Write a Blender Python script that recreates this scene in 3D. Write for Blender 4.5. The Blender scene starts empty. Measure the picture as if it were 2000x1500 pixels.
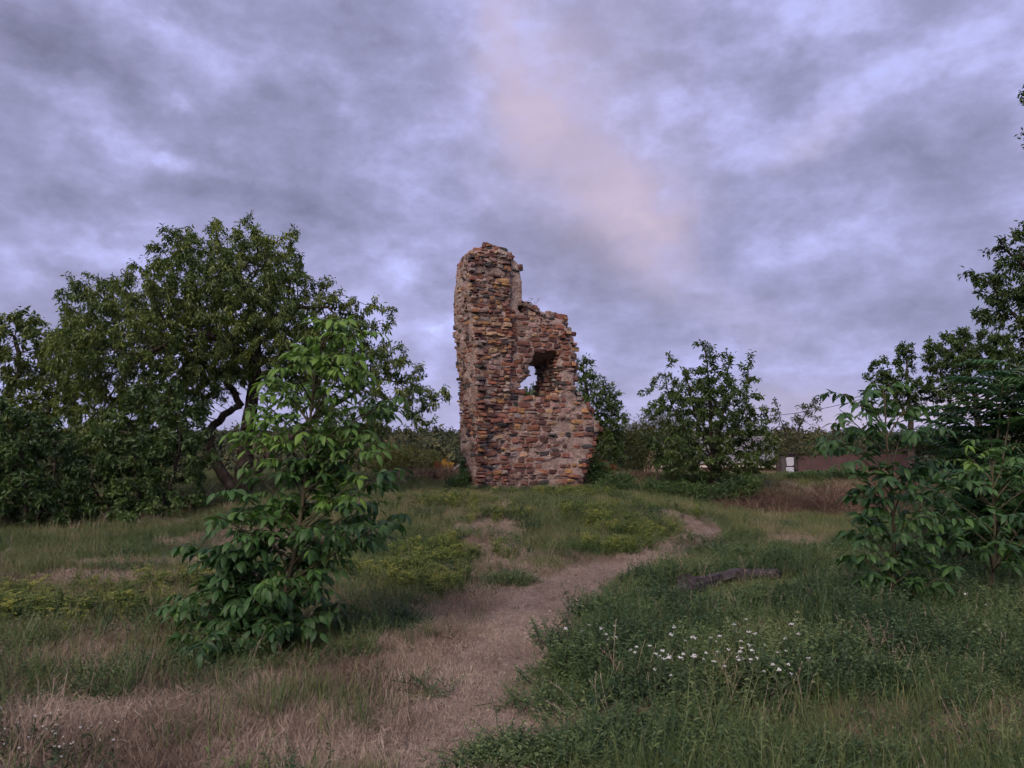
import bpy, math, random
import numpy as np
from mathutils import Vector, Matrix

S = bpy.context.scene
COL = S.collection
rng = np.random.default_rng(7)
random.seed(7)

# ------------------------------------------------------------------ camera
F = 1500.0                       # focal length in photograph pixels (2000 wide)
PITCH = math.atan((895 - 750) / F)
CAM = np.array([0.0, 0.0, 1.6])
cam_d = bpy.data.cameras.new('camera')
cam_d.sensor_width = 36.0
cam_d.lens = 36.0 * F / 2000.0
cam_d.clip_start = 0.05
cam_d.clip_end = 6000
cam = bpy.data.objects.new('camera', cam_d)
COL.objects.link(cam)
cam.location = CAM
cam.rotation_euler = (math.pi / 2 + PITCH, 0, 0)
S.camera = cam

CP, SP = math.cos(PITCH), math.sin(PITCH)
def ray(u, v):
    xc = (np.asarray(u, float) - 1000) / F
    yc = (750 - np.asarray(v, float)) / F
    return np.stack([xc + 0 * yc, CP - yc * SP + 0 * xc, SP + yc * CP + 0 * xc], -1)
def at(u, v, D):
    """point seen at pixel (u,v) whose distance along +Y is D"""
    d = ray(u, v)
    return CAM + d * (np.asarray(D, float) / d[..., 1])[..., None]
def project(P):
    q = np.asarray(P, float) - CAM
    f = q[..., 1] * CP + q[..., 2] * SP
    y = -q[..., 1] * SP + q[..., 2] * CP
    return 1000 + F * q[..., 0] / f, 750 - F * y / f

# ------------------------------------------------------------------ light
SUN_EL, SUN_AZ = math.radians(38), math.radians(203)   # azimuth from +Y clockwise: behind the camera
SUN_STRENGTH = 1.5
SKY_GAIN = 0.55
EXPOSURE = 1.3
S.view_settings.view_transform = 'Standard'
S.view_settings.look = 'None'
S.view_settings.gamma = 1.0
S.view_settings.exposure = EXPOSURE
S.view_settings.use_curve_mapping = False
S.render.engine = 'CYCLES'
S.cycles.use_denoising = True
S.cycles.use_adaptive_sampling = True
S.cycles.adaptive_threshold = 0.03
S.cycles.adaptive_min_samples = 12
S.cycles.max_bounces = 5
S.cycles.diffuse_bounces = 3
S.cycles.glossy_bounces = 2
S.cycles.transmission_bounces = 4
S.cycles.caustics_reflective = False
S.cycles.caustics_refractive = False

sl = bpy.data.lights.new('sun', 'SUN')
sl.energy = SUN_STRENGTH
sl.angle = math.radians(40)
sl.color = (1.0, 0.84, 0.72)
sun = bpy.data.objects.new('sun', sl)
COL.objects.link(sun)
sdir = Vector((math.sin(SUN_AZ) * math.cos(SUN_EL), math.cos(SUN_AZ) * math.cos(SUN_EL), math.sin(SUN_EL)))
sun.rotation_euler = sdir.to_track_quat('Z', 'Y').to_euler()
sun.location = (0, -20, 30)

W = bpy.data.worlds.new('World')
S.world = W
W.use_nodes = True
W.cycles.sampling_method = 'NONE'

class NT:
    def __init__(s, tree):
        s.t = tree; s.n = tree.nodes; s.l = tree.links
    def new(s, typ, **kw):
        n = s.n.new(typ)
        for k, v in kw.items():
            setattr(n, k, v)
        return n
    def put(s, sock, val):
        if isinstance(val, bpy.types.NodeSocket):
            s.l.new(val, sock)
        elif val is not None:
            sock.default_value = val
    def math(s, op, a, b=None, c=None, clamp=False):
        n = s.new('ShaderNodeMath', operation=op, use_clamp=clamp)
        for i, v in enumerate((a, b, c)):
            if v is not None: s.put(n.inputs[i], v)
        return n.outputs[0]
    def vmath(s, op, a, b=None, scale=None):
        n = s.new('ShaderNodeVectorMath', operation=op)
        s.put(n.inputs[0], a)
        if b is not None: s.put(n.inputs[1], b)
        if scale is not None: s.put(n.inputs['Scale'], scale)
        return n.outputs['Value'] if op in ('LENGTH', 'DOT_PRODUCT', 'DISTANCE') else n.outputs['Vector']
    def noise(s, vec, scale, detail=4, rough=0.55, dist=0.0, color=False):
        n = s.new('ShaderNodeTexNoise')
        if vec is not None: s.put(n.inputs['Vector'], vec)
        n.inputs['Scale'].default_value = scale
        n.inputs['Detail'].default_value = detail
        n.inputs['Roughness'].default_value = rough
        n.inputs['Distortion'].default_value = dist
        return n.outputs['Color'] if color else n.outputs['Fac']
    def ramp(s, fac, stops):
        n = s.new('ShaderNodeValToRGB')
        s.put(n.inputs[0], fac)
        e = n.color_ramp.elements
        while len(e) < len(stops): e.new(0.5)
        for el, (p, c) in zip(e, stops):
            el.position = p
            el.color = tuple(c) + (1,) if len(c) == 3 else c
        return n.outputs[0]
    def mix(s, fac, a, b, blend='MIX'):
        n = s.new('ShaderNodeMix', data_type='RGBA', blend_type=blend)
        s.put(n.inputs[0], fac)
        for sock, v in ((n.inputs[6], a), (n.inputs[7], b)):
            if isinstance(v, (tuple, list)) and len(v) == 3: v = tuple(v) + (1,)
            s.put(sock, v)
        return n.outputs[2]
    def mrange(s, v, a, b, c=0.0, d=1.0, smooth=True):
        n = s.new('ShaderNodeMapRange', clamp=True, interpolation_type='SMOOTHSTEP' if smooth else 'LINEAR')
        s.put(n.inputs[0], v)
        for i, x in enumerate((a, b, c, d)): n.inputs[1 + i].default_value = x
        return n.outputs[0]

def build_sky():
    t = NT(W.node_tree)
    t.n.clear()
    out = t.new('ShaderNodeOutputWorld')
    bg = t.new('ShaderNodeBackground')
    bg.inputs['Strength'].default_value = 0.1
    t.l.new(bg.outputs[0], out.inputs[0])
    sky = t.new('ShaderNodeTexSky', sky_type='NISHITA')
    sky.sun_disc = False
    sky.sun_elevation = SUN_EL
    sky.sun_rotation = SUN_AZ
    d = t.new('ShaderNodeTexCoord').outputs['Generated']
    sep = t.new('ShaderNodeSeparateXYZ'); t.l.new(d, sep.inputs[0])
    dx, dy, dz = sep.outputs
    zc = t.math('MAXIMUM', dz, 0.0)
    inv = t.math('DIVIDE', 1.0, t.math('ADD', zc, 0.16))
    cmb = t.new('ShaderNodeCombineXYZ')
    t.l.new(t.math('MULTIPLY', dx, inv), cmb.inputs[0])
    t.l.new(t.math('MULTIPLY', dy, inv), cmb.inputs[1])
    q = cmb.outputs[0]
    n_big = t.noise(t.vmath('ADD', q, (3.1, 7.7, 0)), 0.9, 3, 0.5, 0.4)
    n_mid = t.noise(t.vmath('ADD', q, (1.3, 2.2, 4.0)), 2.2, 5, 0.55, 0.2)
    n_iso = t.noise(t.vmath('ADD', t.vmath('MULTIPLY', d, (0.7, 0.7, 1.15)), (4.0, 1.0, 2.0)), 9.0, 7, 0.60, 0.0)
    # warped direction for the larger cloud shapes
    wrp = t.vmath('SUBTRACT', t.noise(d, 9.0, 4, 0.6, 0.0, color=True), (0.5, 0.5, 0.5))
    dw = t.vmath('ADD', d, t.vmath('SCALE', wrp, scale=0.10))
    front = t.mrange(dy, 0.0, 0.3)
    def blob(u, v, ru, rv, rot=0.0):
        c = ray(u, v); c = c / np.linalg.norm(c)
        off = t.vmath('SUBTRACT', dw, tuple(c))
        r = math.radians(rot)
        # image-like axes on the sky: east (x) and up (z)
        a = t.vmath('DOT_PRODUCT', off, (math.cos(r), 0, math.sin(r)))
        b = t.vmath('DOT_PRODUCT', off, (-math.sin(r), 0, math.cos(r)))
        a = t.math('DIVIDE', a, ru / F); b = t.math('DIVIDE', b, rv / F)
        e = t.math('ADD', t.math('MULTIPLY', a, a), t.math('MULTIPLY', b, b))
        g = t.math('EXPONENT', t.math('MULTIPLY', e, -1.0))
        return t.math('MULTIPLY', g, front)
    dens = t.math('MULTIPLY_ADD', n_big, 0.25, t.math('MULTIPLY_ADD', n_mid, 0.45, t.math('MULTIPLY', n_iso, 1.7)))
    dens = t.math('SUBTRACT', dens, 0.635)
    # billows: rounded heads with sharper bright rims between them
    bil = t.math('ABSOLUTE', t.math('SUBTRACT', t.noise(t.vmath('ADD', t.vmath('SCALE', wrp, scale=0.06), t.vmath('MULTIPLY', d, (0.75, 0.75, 1.2))), 13.0, 5, 0.55, 0.0), 0.5))
    bil = t.math('SQRT', t.math('MULTIPLY_ADD', bil, bil, 0.0022))
    dens = t.math('MULTIPLY_ADD', t.math('SUBTRACT', bil, 0.085), 1.0, dens)
    for (u, v, ru, rv, rot, amp) in [
        (20, 90, 120, 200, 0, 0.19), (340, 10, 70, 50, 0, 0.14), (470, 215, 330, 120, -8, 0.13),
        (690, 110, 130, 110, 0, 0.08), (180, 330, 320, 70, -10, 0.10), (600, 370, 260, 60, -22, 0.12),
        (1100, 460, 170, 55, -12, 0.26), (1180, 520, 170, 50, -22, 0.16), (1700, 560, 330, 130, 0, 0.10),
        (1560, 330, 260, 80, 25, 0.08), (1960, 330, 130, 130, 0, 0.08), (1330, 640, 420, 110, 0, 0.08), (120, 400, 200, 40, 0, 0.08), (880, 60, 60, 70, 0, 0.12),
        (125, 185, 80, 55, -40, -0.26), (170, 250, 60, 30, -30, -0.16), (330, 190, 25, 18, 0, -0.2), (300, 290, 60, 22, -35, -0.22), (420, 335, 70, 20, -10, -0.2), (330, 300, 40, 30, 0, -0.1), (205, 250, 30, 60, 0, -0.1),
        (680, 225, 45, 60, 0, -0.16), (735, 325, 40, 25, 0, -0.14), (160, 465, 80, 30, -25, -0.2), (770, 520, 130, 45, -15, -0.16), (250, 30, 130, 60, 0, -0.14),
        (1560, 30, 90, 40, -10, -0.2), (1600, 260, 220, 45, 25, -0.12), (1430, 210, 60, 60, 0, -0.1), (1540, 410, 60, 40, 30, -0.14), (1880, 150, 160, 150, 0, -0.07),
        (1100, 580, 60, 50, 0, -0.2), (1180, 640, 60, 60, 0, -0.12), (40, 560, 80, 40, 0, -0.1), (820, 640, 130, 70, 0, -0.1), (1530, 110, 30, 30, 0, -0.1)]:
        dens = t.math('MULTIPLY_ADD', blob(u, v, ru, rv, rot), amp * 1.1, dens)
    cloud = t.ramp(t.math('MULTIPLY_ADD', dens, 0.82, 0.075), [(0.20, (0.45, 0.47, 0.82)), (0.36, (0.37, 0.378, 0.645)), (0.49, (0.302, 0.304, 0.505)),
                          (0.63, (0.245, 0.248, 0.405)), (0.80, (0.195, 0.198, 0.315)), (1.0, (0.145, 0.148, 0.23))])
    # soft rose light caught by the higher sheet of cloud
    pink = None
    for (u, v, ru, rv, rot, amp) in [(985, 20, 45, 110, 0, 0.6), (1020, 150, 60, 110, -12, 0.5), (1060, 220, 60, 60, 0, 0.35), (1130, 330, 190, 130, -35, 0.42),
                                     (1240, 420, 90, 80, -35, 0.55), (1290, 500, 70, 60, -45, 0.5), (1430, 600, 150, 50, -25, 0.22), (1180, 130, 130, 160, 0, 0.25),
                                     (1850, 815, 170, 28, 4, 1.0), (1580, 270, 60, 25, 20, 0.3), (500, 620, 300, 60, 0, 0.1), (1560, 800, 250, 30, 0, 0.3), (1000, 790, 600, 60, 0, 0.12)]:
        b = t.math('MULTIPLY', blob(u, v, ru, rv, rot), amp * 1.0)
        pink = b if pink is None else t.math('ADD', pink, b)
    pink = t.math('MULTIPLY', pink, t.math('MULTIPLY_ADD', n_iso, 2.4, -0.42, clamp=True), clamp=True)
    cloud = t.mix(pink, cloud, (0.48, 0.395, 0.49))
    # low band of the sky is hazier and paler
    low = t.mrange(dz, 0.0, 0.12, 0.40, 0.0)
    cloud = t.mix(low, cloud, (0.375, 0.365, 0.60))
    cl = t.vmath('SCALE', cloud, scale=10.0 * SKY_GAIN)
    clear = t.vmath('MULTIPLY', sky.outputs[0], (0.9, 0.8, 1.0))
    gap = t.mrange(dens, 0.16, 0.34, 0.25, 0.03)
    fin = t.mix(gap, cl, clear)
    t.l.new(fin, bg.inputs[0])
build_sky()

# ------------------------------------------------------------------ numpy noise
def _hash(ix, iy, iz, seed):
    h = (ix.astype(np.int64) * 374761393 + iy.astype(np.int64) * 668265263 + iz.astype(np.int64) * 2147483647 + seed * 974634777) & 0xffffffff
    h = ((h ^ (h >> 13)) * 1274126177) & 0xffffffff
    h = h ^ (h >> 16)
    return (h & 0xffff) / 65535.0
def vnoise(x, y, z=0.0, seed=0):
    x, y, z = np.broadcast_arrays(np.asarray(x, float), np.asarray(y, float), np.asarray(z, float))
    ix, iy, iz = np.floor(x), np.floor(y), np.floor(z)
    fx, fy, fz = x - ix, y - iy, z - iz
    fx, fy, fz = [f * f * (3 - 2 * f) for f in (fx, fy, fz)]
    r = 0
    for a in (0, 1):
        for b in (0, 1):
            for c in (0, 1):
                w = (fx if a else 1 - fx) * (fy if b else 1 - fy) * (fz if c else 1 - fz)
                r = r + w * _hash(ix + a, iy + b, iz + c, seed)
    return r
def fbm(x, y, z=0.0, seed=0, oct=4, gain=0.5):
    r, a, tot, f = 0, 1.0, 0, 1.0
    for o in range(oct):
        r = r + a * vnoise(np.asarray(x) * f, np.asarray(y) * f, np.asarray(z) * f, seed + o * 17)
        tot += a; a *= gain; f *= 2.03
    return r / tot
def ss(a, b, x):
    t = np.clip((np.asarray(x, float) - a) / (b - a), 0, 1)
    return t * t * (3 - 2 * t)

# ------------------------------------------------------------------ terrain height
def h0(x, y):
    x = np.asarray(x, float); y = np.asarray(y, float)
    sx = np.where(x > 0.3, 0.64, 1.25)
    r = np.sqrt(((x - 0.3) / sx) ** 2 + (y - 22.6) ** 2)
    mound = 0.62 * ss(11.5, 4.2, r)
    bank = 0.90 * ss(21.8, 25.6, y) * (1 - ss(31, 44, y))
    left = 0.5 * ss(15.5, 20, y) * ss(-2.0, -5.5, x)
    far = -4.5 * ss(33, 70, y) + 9.0 * ss(140, 340, y) + 14 * ss(400, 900, y)
    rr = 0.14 * ss(4.5, 8.5, x) * ss(7, 10, y) * (1 - ss(14, 18, y))
    base = np.maximum(np.maximum(mound, bank), left)
    soft = mound + bank + left
    z = 0.85 * base + 0.15 * np.minimum(soft, 1.2) + rr
    return z + far
def hgt(x, y):
    near = 1 - ss(40, 60, np.abs(y))
    return h0(x, y) + near * (0.10 * (fbm(np.asarray(x) * 0.6, np.asarray(y) * 0.6, 0, 3, 3) - 0.5) + 0.035 * (fbm(np.asarray(x) * 2.6, np.asarray(y) * 2.6, 0, 9, 2) - 0.5))
def gp(u, v, dmax=60):
    """ground point under pixel"""
    d = ray(u, v); d = d / d[1]
    Y = np.arange(2.0, dmax, 0.02)
    P = CAM + d * Y[:, None]
    below = P[:, 2] < hgt(P[:, 0], P[:, 1])
    i = int(np.argmax(below)) if below.any() else len(Y) - 1
    return P[i]

# ------------------------------------------------------------------ helpers for objects
def tag(o, label=None, cat=None, group=None, kind=None):
    if label: o['label'] = label
    if cat: o['category'] = cat
    if group: o['group'] = group
    if kind: o['kind'] = kind
    return o
def empty(name, loc, label, cat, group=None):
    o = bpy.data.objects.new(name, None)
    o.empty_display_size = 0.2
    o.location = tuple(loc)
    COL.objects.link(o)
    return tag(o, label, cat, group)
def raw_mesh(name, V, faces, mats, attrs=None, smooth=False, midx=None):
    """faces: (n,3)/(n,4) array, or list of such arrays"""
    me = bpy.data.meshes.new(name)
    V = np.asarray(V, np.float32)
    if not isinstance(faces, list): faces = [faces]
    faces = [np.asarray(f, np.int32) for f in faces if len(f)]
    loops = np.concatenate([f.ravel() for f in faces]) if faces else np.zeros(0, np.int32)
    tot = np.concatenate([np.full(len(f), f.shape[1], np.int32) for f in faces]) if faces else np.zeros(0, np.int32)
    start = np.concatenate([[0], np.cumsum(tot)[:-1]]).astype(np.int32) if len(tot) else tot
    me.vertices.add(len(V)); me.vertices.foreach_set('co', V.ravel())
    me.loops.add(len(loops)); me.loops.foreach_set('vertex_index', loops)
    me.polygons.add(len(tot)); me.polygons.foreach_set('loop_start', start); me.polygons.foreach_set('loop_total', tot)
    for m in (mats if isinstance(mats, (list, tuple)) else [mats]): me.materials.append(m)
    if midx is not None: me.polygons.foreach_set('material_index', np.asarray(midx, np.int32))
    me.polygons.foreach_set('use_smooth', np.full(len(tot), smooth, bool))
    for k, a in (attrs or {}).items():
        a = np.asarray(a, np.float32)
        if a.ndim == 1:
            at_ = me.attributes.new(k, 'FLOAT', 'POINT'); at_.data.foreach_set('value', a)
        else:
            at_ = me.attributes.new(k, 'FLOAT_COLOR', 'POINT')
            at_.data.foreach_set('color', np.concatenate([a, np.ones((len(a), 1), np.float32)], 1).astype(np.float32).ravel())
    me.update(calc_edges=True)
    return me
def link(name, me, parent=None, loc=(0, 0, 0)):
    o = bpy.data.objects.new(name, me)
    o.location = tuple(loc)
    if parent is not None: o.parent = parent
    COL.objects.link(o)
    return o

def nrm(v):
    v = np.asarray(v, float)
    return v / np.maximum(np.linalg.norm(v, axis=-1, keepdims=True), 1e-9)
def frames(dirs, nhint):
    """columns x,y,z : y along dirs, z near nhint"""
    y = nrm(dirs); x = nrm(np.cross(y, nhint)); z = np.cross(x, y)
    return np.stack([x, y, z], -1)

class MB:
    """mesh collector with per-vertex float attribute var"""
    def __init__(s): s.V = []; s.F3 = []; s.F4 = []; s.A = []; s.n = 0
    def add(s, V, f3=None, f4=None, a=0.5):
        V = np.asarray(V, float).reshape(-1, 3)
        s.V.append(V)
        if f3 is not None and len(f3): s.F3.append(np.asarray(f3, int) + s.n)
        if f4 is not None and len(f4): s.F4.append(np.asarray(f4, int) + s.n)
        s.A.append(np.broadcast_to(np.asarray(a, float), (len(V),)))
        s.n += len(V)
    def mesh(s, name, mat, smooth=False, origin=(0, 0, 0)):
        V = np.concatenate(s.V) - np.asarray(origin, float)
        f = []
        if s.F3: f.append(np.concatenate(s.F3))
        if s.F4: f.append(np.concatenate(s.F4))
        return raw_mesh(name, V, f, mat, {'var': np.concatenate(s.A)}, smooth)
    def box(s, lo, hi, a=0.5):
        lo = np.asarray(lo, float); hi = np.asarray(hi, float)
        c = np.array([[i, j, k] for k in (0, 1) for j in (0, 1) for i in (0, 1)], float)
        s.add(lo + c * (hi - lo), None, [[0, 2, 3, 1], [4, 5, 7, 6], [0, 1, 5, 4], [2, 6, 7, 3], [0, 4, 6, 2], [1, 3, 7, 5]], a)
    def tube(s, P, R, k=6, a=0.5, cap=False):
        P = np.asarray(P, float); R = np.broadcast_to(np.asarray(R, float), (len(P),))
        T = nrm(np.gradient(P, axis=0))
        ref = np.array([0.31, 0.17, 0.93]) if abs(T[0][2]) < 0.9 else np.array([1.0, 0.1, 0.05])
        X = nrm(np.cross(T, ref)); Y = np.cross(T, X)
        an = np.arange(k) * 2 * np.pi / k
        V = P[:, None] + R[:, None, None] * (np.cos(an)[None, :, None] * X[:, None] + np.sin(an)[None, :, None] * Y[:, None])
        V = V.reshape(-1, 3)
        i = np.arange(len(P) - 1)[:, None] * k; j = np.arange(k)[None]; j2 = (j + 1) % k
        f4 = np.stack([i + j, i + j2, i + k + j2, i + k + j], -1).reshape(-1, 4)
        f3 = None
        if cap:
            V = np.concatenate([V, P[:1], P[-1:]])
            n = len(P) * k; jj = np.arange(k); f3 = np.concatenate([np.stack([(jj + 1) % k, jj, np.full(k, n)], -1), np.stack([n - k + jj, n - k + (jj + 1) % k, np.full(k, n + 1)], -1)])
        s.add(V, f3, f4, a)

# ------------------------------------------------------------------ materials
def new_mat(name):
    m = bpy.data.materials.new(name); m.use_nodes = True
    t = NT(m.node_tree); t.n.clear()
    out = t.new('ShaderNodeOutputMaterial')
    return m, t, out
def principled(t, col, rough=0.8, spec=0.3, bump=None, bstr=0.4, bdist=0.02):
    p = t.new('ShaderNodeBsdfPrincipled')
    t.put(p.inputs['Base Color'], tuple(col) + (1,) if isinstance(col, (tuple, list)) and len(col) == 3 else col)
    t.put(p.inputs['Roughness'], rough)
    t.put(p.inputs['Specular IOR Level'], spec)
    if bump is not None:
        b = t.new('ShaderNodeBump'); b.inputs['Strength'].default_value = bstr; b.inputs['Distance'].default_value = bdist
        t.put(b.inputs['Height'], bump); t.l.new(b.outputs[0], p.inputs['Normal'])
    return p
def leaf_mat(name, dark, mid, light, rough=0.5, spec=0.35, transl=0.25, tint='var'):
    m, t, out = new_mat(name)
    a = t.new('ShaderNodeAttribute', attribute_name=tint)
    col = t.ramp(a.outputs['Fac'], [(0.0, dark), (0.5, mid), (1.0, light)])
    pos = t.new('ShaderNodeNewGeometry').outputs['Position']
    n = t.noise(pos, 0.9, 3, 0.6)
    col = t.mix(1.0, col, t.ramp(n, [(0.32, (0.72, 0.76, 0.85)), (0.68, (1.45, 1.36, 1.0))]), 'MULTIPLY')
    p = principled(t, col, rough, spec)
    tr = t.new('ShaderNodeBsdfTranslucent'); t.put(tr.inputs[0], t.mix(1.0, col, (1.25, 1.3, 0.7), 'MULTIPLY'))
    mx = t.new('ShaderNodeMixShader'); mx.inputs[0].default_value = transl
    t.l.new(p.outputs[0], mx.inputs[1]); t.l.new(tr.outputs[0], mx.inputs[2]); t.l.new(mx.outputs[0], out.inputs[0])
    return m
def inst_mat(name, stops, rough=0.7, transl=0.2, spec=0.25):
    """colour by the instancer's tint attribute plus a random per instance"""
    m, t, out = new_mat(name)
    a = t.new('ShaderNodeAttribute', attribute_name='tint', attribute_type='INSTANCER')
    oi = t.new('ShaderNodeObjectInfo')
    v = t.new('ShaderNodeAttribute', attribute_name='var')
    f = t.math('ADD', a.outputs['Fac'], t.math('MULTIPLY', t.math('SUBTRACT', oi.outputs['Random'], 0.5), 0.22))
    f = t.math('ADD', f, t.math('MULTIPLY', t.math('SUBTRACT', v.outputs['Fac'], 0.5), 0.5))
    col = t.ramp(f, stops)
    p = principled(t, col, rough, spec)
    tr = t.new('ShaderNodeBsdfTranslucent'); t.put(tr.inputs[0], col)
    mx = t.new('ShaderNodeMixShader'); mx.inputs[0].default_value = transl
    t.l.new(p.outputs[0], mx.inputs[1]); t.l.new(tr.outputs[0], mx.inputs[2]); t.l.new(mx.outputs[0], out.inputs[0])
    return m
def plain_mat(name, a, b, scale=3.0, rough=0.85, bump=0.3, bscale=None, bdist=0.02, spec=0.2):
    m, t, out = new_mat(name)
    pos = t.new('ShaderNodeNewGeometry').outputs['Position']
    n = t.noise(pos, scale, 6, 0.6)
    col = t.mix(t.mrange(n, 0.3, 0.7), a, b)
    bn = t.noise(pos, bscale or scale * 6, 6, 0.65)
    p = principled(t, col, rough, spec, bn, bump, bdist)
    t.l.new(p.outputs[0], out.inputs[0])
    return m
def bark_mat(name, a, b):
    m, t, out = new_mat(name)
    pos = t.new('ShaderNodeNewGeometry').outputs['Position']
    st = t.vmath('MULTIPLY', pos, (1.0, 1.0, 0.28))
    n = t.noise(st, 16, 6, 0.65, 0.3)
    n2 = t.noise(pos, 2.0, 3)
    col = t.mix(t.mrange(n, 0.3, 0.7), a, b)
    col = t.mix(t.mrange(n2, 0.55, 0.75, 0, 0.4), col, (0.12, 0.125, 0.10))
    p = principled(t, col, 0.95, 0.15, n, 0.9, 0.03)
    t.l.new(p.outputs[0], out.inputs[0])
    return m

M_BARK = bark_mat('bark_dark', (0.022, 0.017, 0.014), (0.075, 0.058, 0.048))
M_BARK_GREY = bark_mat('bark_grey', (0.05, 0.042, 0.036), (0.15, 0.13, 0.115))
M_STEM = plain_mat('green_brown_stem', (0.05, 0.045, 0.025), (0.08, 0.065, 0.04), 20, 0.8, 0.2)
M_CHERRY = leaf_mat('cherry_leaf', (0.030, 0.056, 0.020), (0.070, 0.112, 0.034), (0.160, 0.195, 0.060), 0.45, 0.4, 0.32)
M_WALNUT = leaf_mat('walnut_leaf', (0.022, 0.058, 0.026), (0.050, 0.118, 0.038), (0.125, 0.225, 0.048), 0.52, 0.35, 0.36)
M_SHRUB = leaf_mat('shrub_leaf', (0.018, 0.042, 0.018), (0.042, 0.082, 0.030), (0.085, 0.130, 0.044), 0.5, 0.35, 0.32)
M_OLIVE = leaf_mat('olive_bush_leaf', (0.045, 0.055, 0.024), (0.085, 0.095, 0.04), (0.13, 0.13, 0.06), 0.6, 0.25)
M_SUMAC = leaf_mat('pinnate_leaf', (0.016, 0.048, 0.026), (0.030, 0.080, 0.034), (0.06, 0.125, 0.038), 0.45, 0.35)
M_YELLOW = leaf_mat('golden_leaf', (0.24, 0.13, 0.02), (0.42, 0.25, 0.035), (0.6, 0.4, 0.08), 0.6, 0.2)
M_RUST = leaf_mat('rusty_dry_leaf', (0.09, 0.04, 0.02), (0.17, 0.075, 0.035), (0.26, 0.13, 0.06), 0.8, 0.15)
M_PURPLE = leaf_mat('dark_purple_leaf', (0.022, 0.014, 0.016), (0.05, 0.03, 0.034), (0.09, 0.06, 0.055), 0.6, 0.2)
M_STRAW = leaf_mat('straw', (0.07, 0.042, 0.03), (0.15, 0.098, 0.068), (0.28, 0.20, 0.135), 0.85, 0.15, 0.1)

def stone_mat():
    m, t, out = new_mat('ruin_stone')
    a = t.new('ShaderNodeAttribute', attribute_name='col')
    pos = t.new('ShaderNodeNewGeometry').outputs['Position']
    n = t.noise(pos, 9, 8, 0.68, 0.5)
    n2 = t.noise(pos, 34, 6, 0.7)
    n3 = t.noise(pos, 2.1, 5, 0.6)
    col = t.mix(1.0, a.outputs['Color'], t.ramp(n, [(0.25, (0.55, 0.55, 0.56)), (0.5, (1, 1, 1)), (0.75, (1.35, 1.3, 1.24))]), 'MULTIPLY')
    n4 = t.noise(pos, 1.3, 6, 0.65)
    col = t.mix(t.mrange(n2, 0.56, 0.72, 0, 0.32), col, (0.30, 0.235, 0.20))       # crusts of lime
    col = t.mix(t.mrange(n4, 0.56, 0.72, 0, 0.28), col, (0.27, 0.205, 0.18))        # lime wash smeared over whole patches
    col = t.mix(t.mrange(n3, 0.58, 0.72, 0, 0.45), col, (0.075, 0.07, 0.066))      # grey lichen stain
    p = principled(t, col, 0.92, 0.2, t.math('MULTIPLY_ADD', n, 0.7, t.math('MULTIPLY', n2, 0.4)), 0.8, 0.03)
    t.l.new(p.outputs[0], out.inputs[0])
    return m
def mortar_mat():
    m, t, out = new_mat('old_mortar')
    pos = t.new('ShaderNodeNewGeometry').outputs['Position']
    n = t.noise(pos, 3.2, 8, 0.66, 0.4)
    n2 = t.noise(pos, 26, 8, 0.75)
    vo = t.new('ShaderNodeTexVoronoi'); vo.inputs['Scale'].default_value = 22; t.put(vo.inputs['Vector'], pos)
    col = t.ramp(n, [(0.28, (0.16, 0.105, 0.088)), (0.45, (0.28, 0.20, 0.168)), (0.62, (0.38, 0.295, 0.255)), (0.8, (0.50, 0.425, 0.395))])
    col = t.mix(t.mrange(n2, 0.5, 0.66, 0, 0.55), col, (0.15, 0.105, 0.09))
    # small pebbles of red rubble bedded in the lime
    col = t.mix(t.mrange(vo.outputs['Distance'], 0.16, 0.28, 0.45, 0.0), col, (0.20, 0.10, 0.075))
    hgt_ = t.math('SUBTRACT', t.math('MULTIPLY_ADD', n2, 0.8, n), t.math('MULTIPLY', vo.outputs['Distance'], 0.4))
    p = principled(t, col, 0.95, 0.15, hgt_, 1.0, 0.05)
    t.l.new(p.outputs[0], out.inputs[0])
    return m
M_STONE, M_MORTAR = stone_mat(), mortar_mat()

# ------------------------------------------------------------------ plan of the ground cover
def poly_dist(x, y, pts, wid):
    """signed-ish coverage of a polyline with half widths (1 in the middle, 0 outside)"""
    best = np.full(np.shape(x), 9.0)
    for (a, b, wa, wb) in zip(pts[:-1], pts[1:], wid[:-1], wid[1:]):
        ab = b - a; L2 = ab @ ab
        tt = np.clip(((x - a[0]) * ab[0] + (y - a[1]) * ab[1]) / L2, 0, 1)
        d = np.hypot(x - a[0] - tt * ab[0], y - a[1] - tt * ab[1]) / (wa + (wb - wa) * tt)
        best = np.minimum(best, d)
    return best
PATH_PX = [(880, 1620, .60), (900, 1500, .50), (935, 1400, .42), (965, 1320, .40), (1015, 1250, .46), (1065, 1190, .55), (1110, 1142, .62),
           (1190, 1112, .50), (1270, 1090, .42), (1335, 1062, .36), (1380, 1035, .34), (1352, 1013, .34), (1300, 998, .32)]
PATH = [gp(u, v)[:2] for u, v, w in PATH_PX]; PATH_W = [w * 1.0 for *_, w in PATH_PX]
TRAIL_PX = [(1000, 1150, .5), (965, 1105, .5), (945, 1060, .4), (955, 1000, .35), (985, 985, .3)]
TRAIL = [gp(u, v)[:2] for u, v, w in TRAIL_PX]; TRAIL_W = [w * 1.35 for *_, w in TRAIL_PX]
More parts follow.
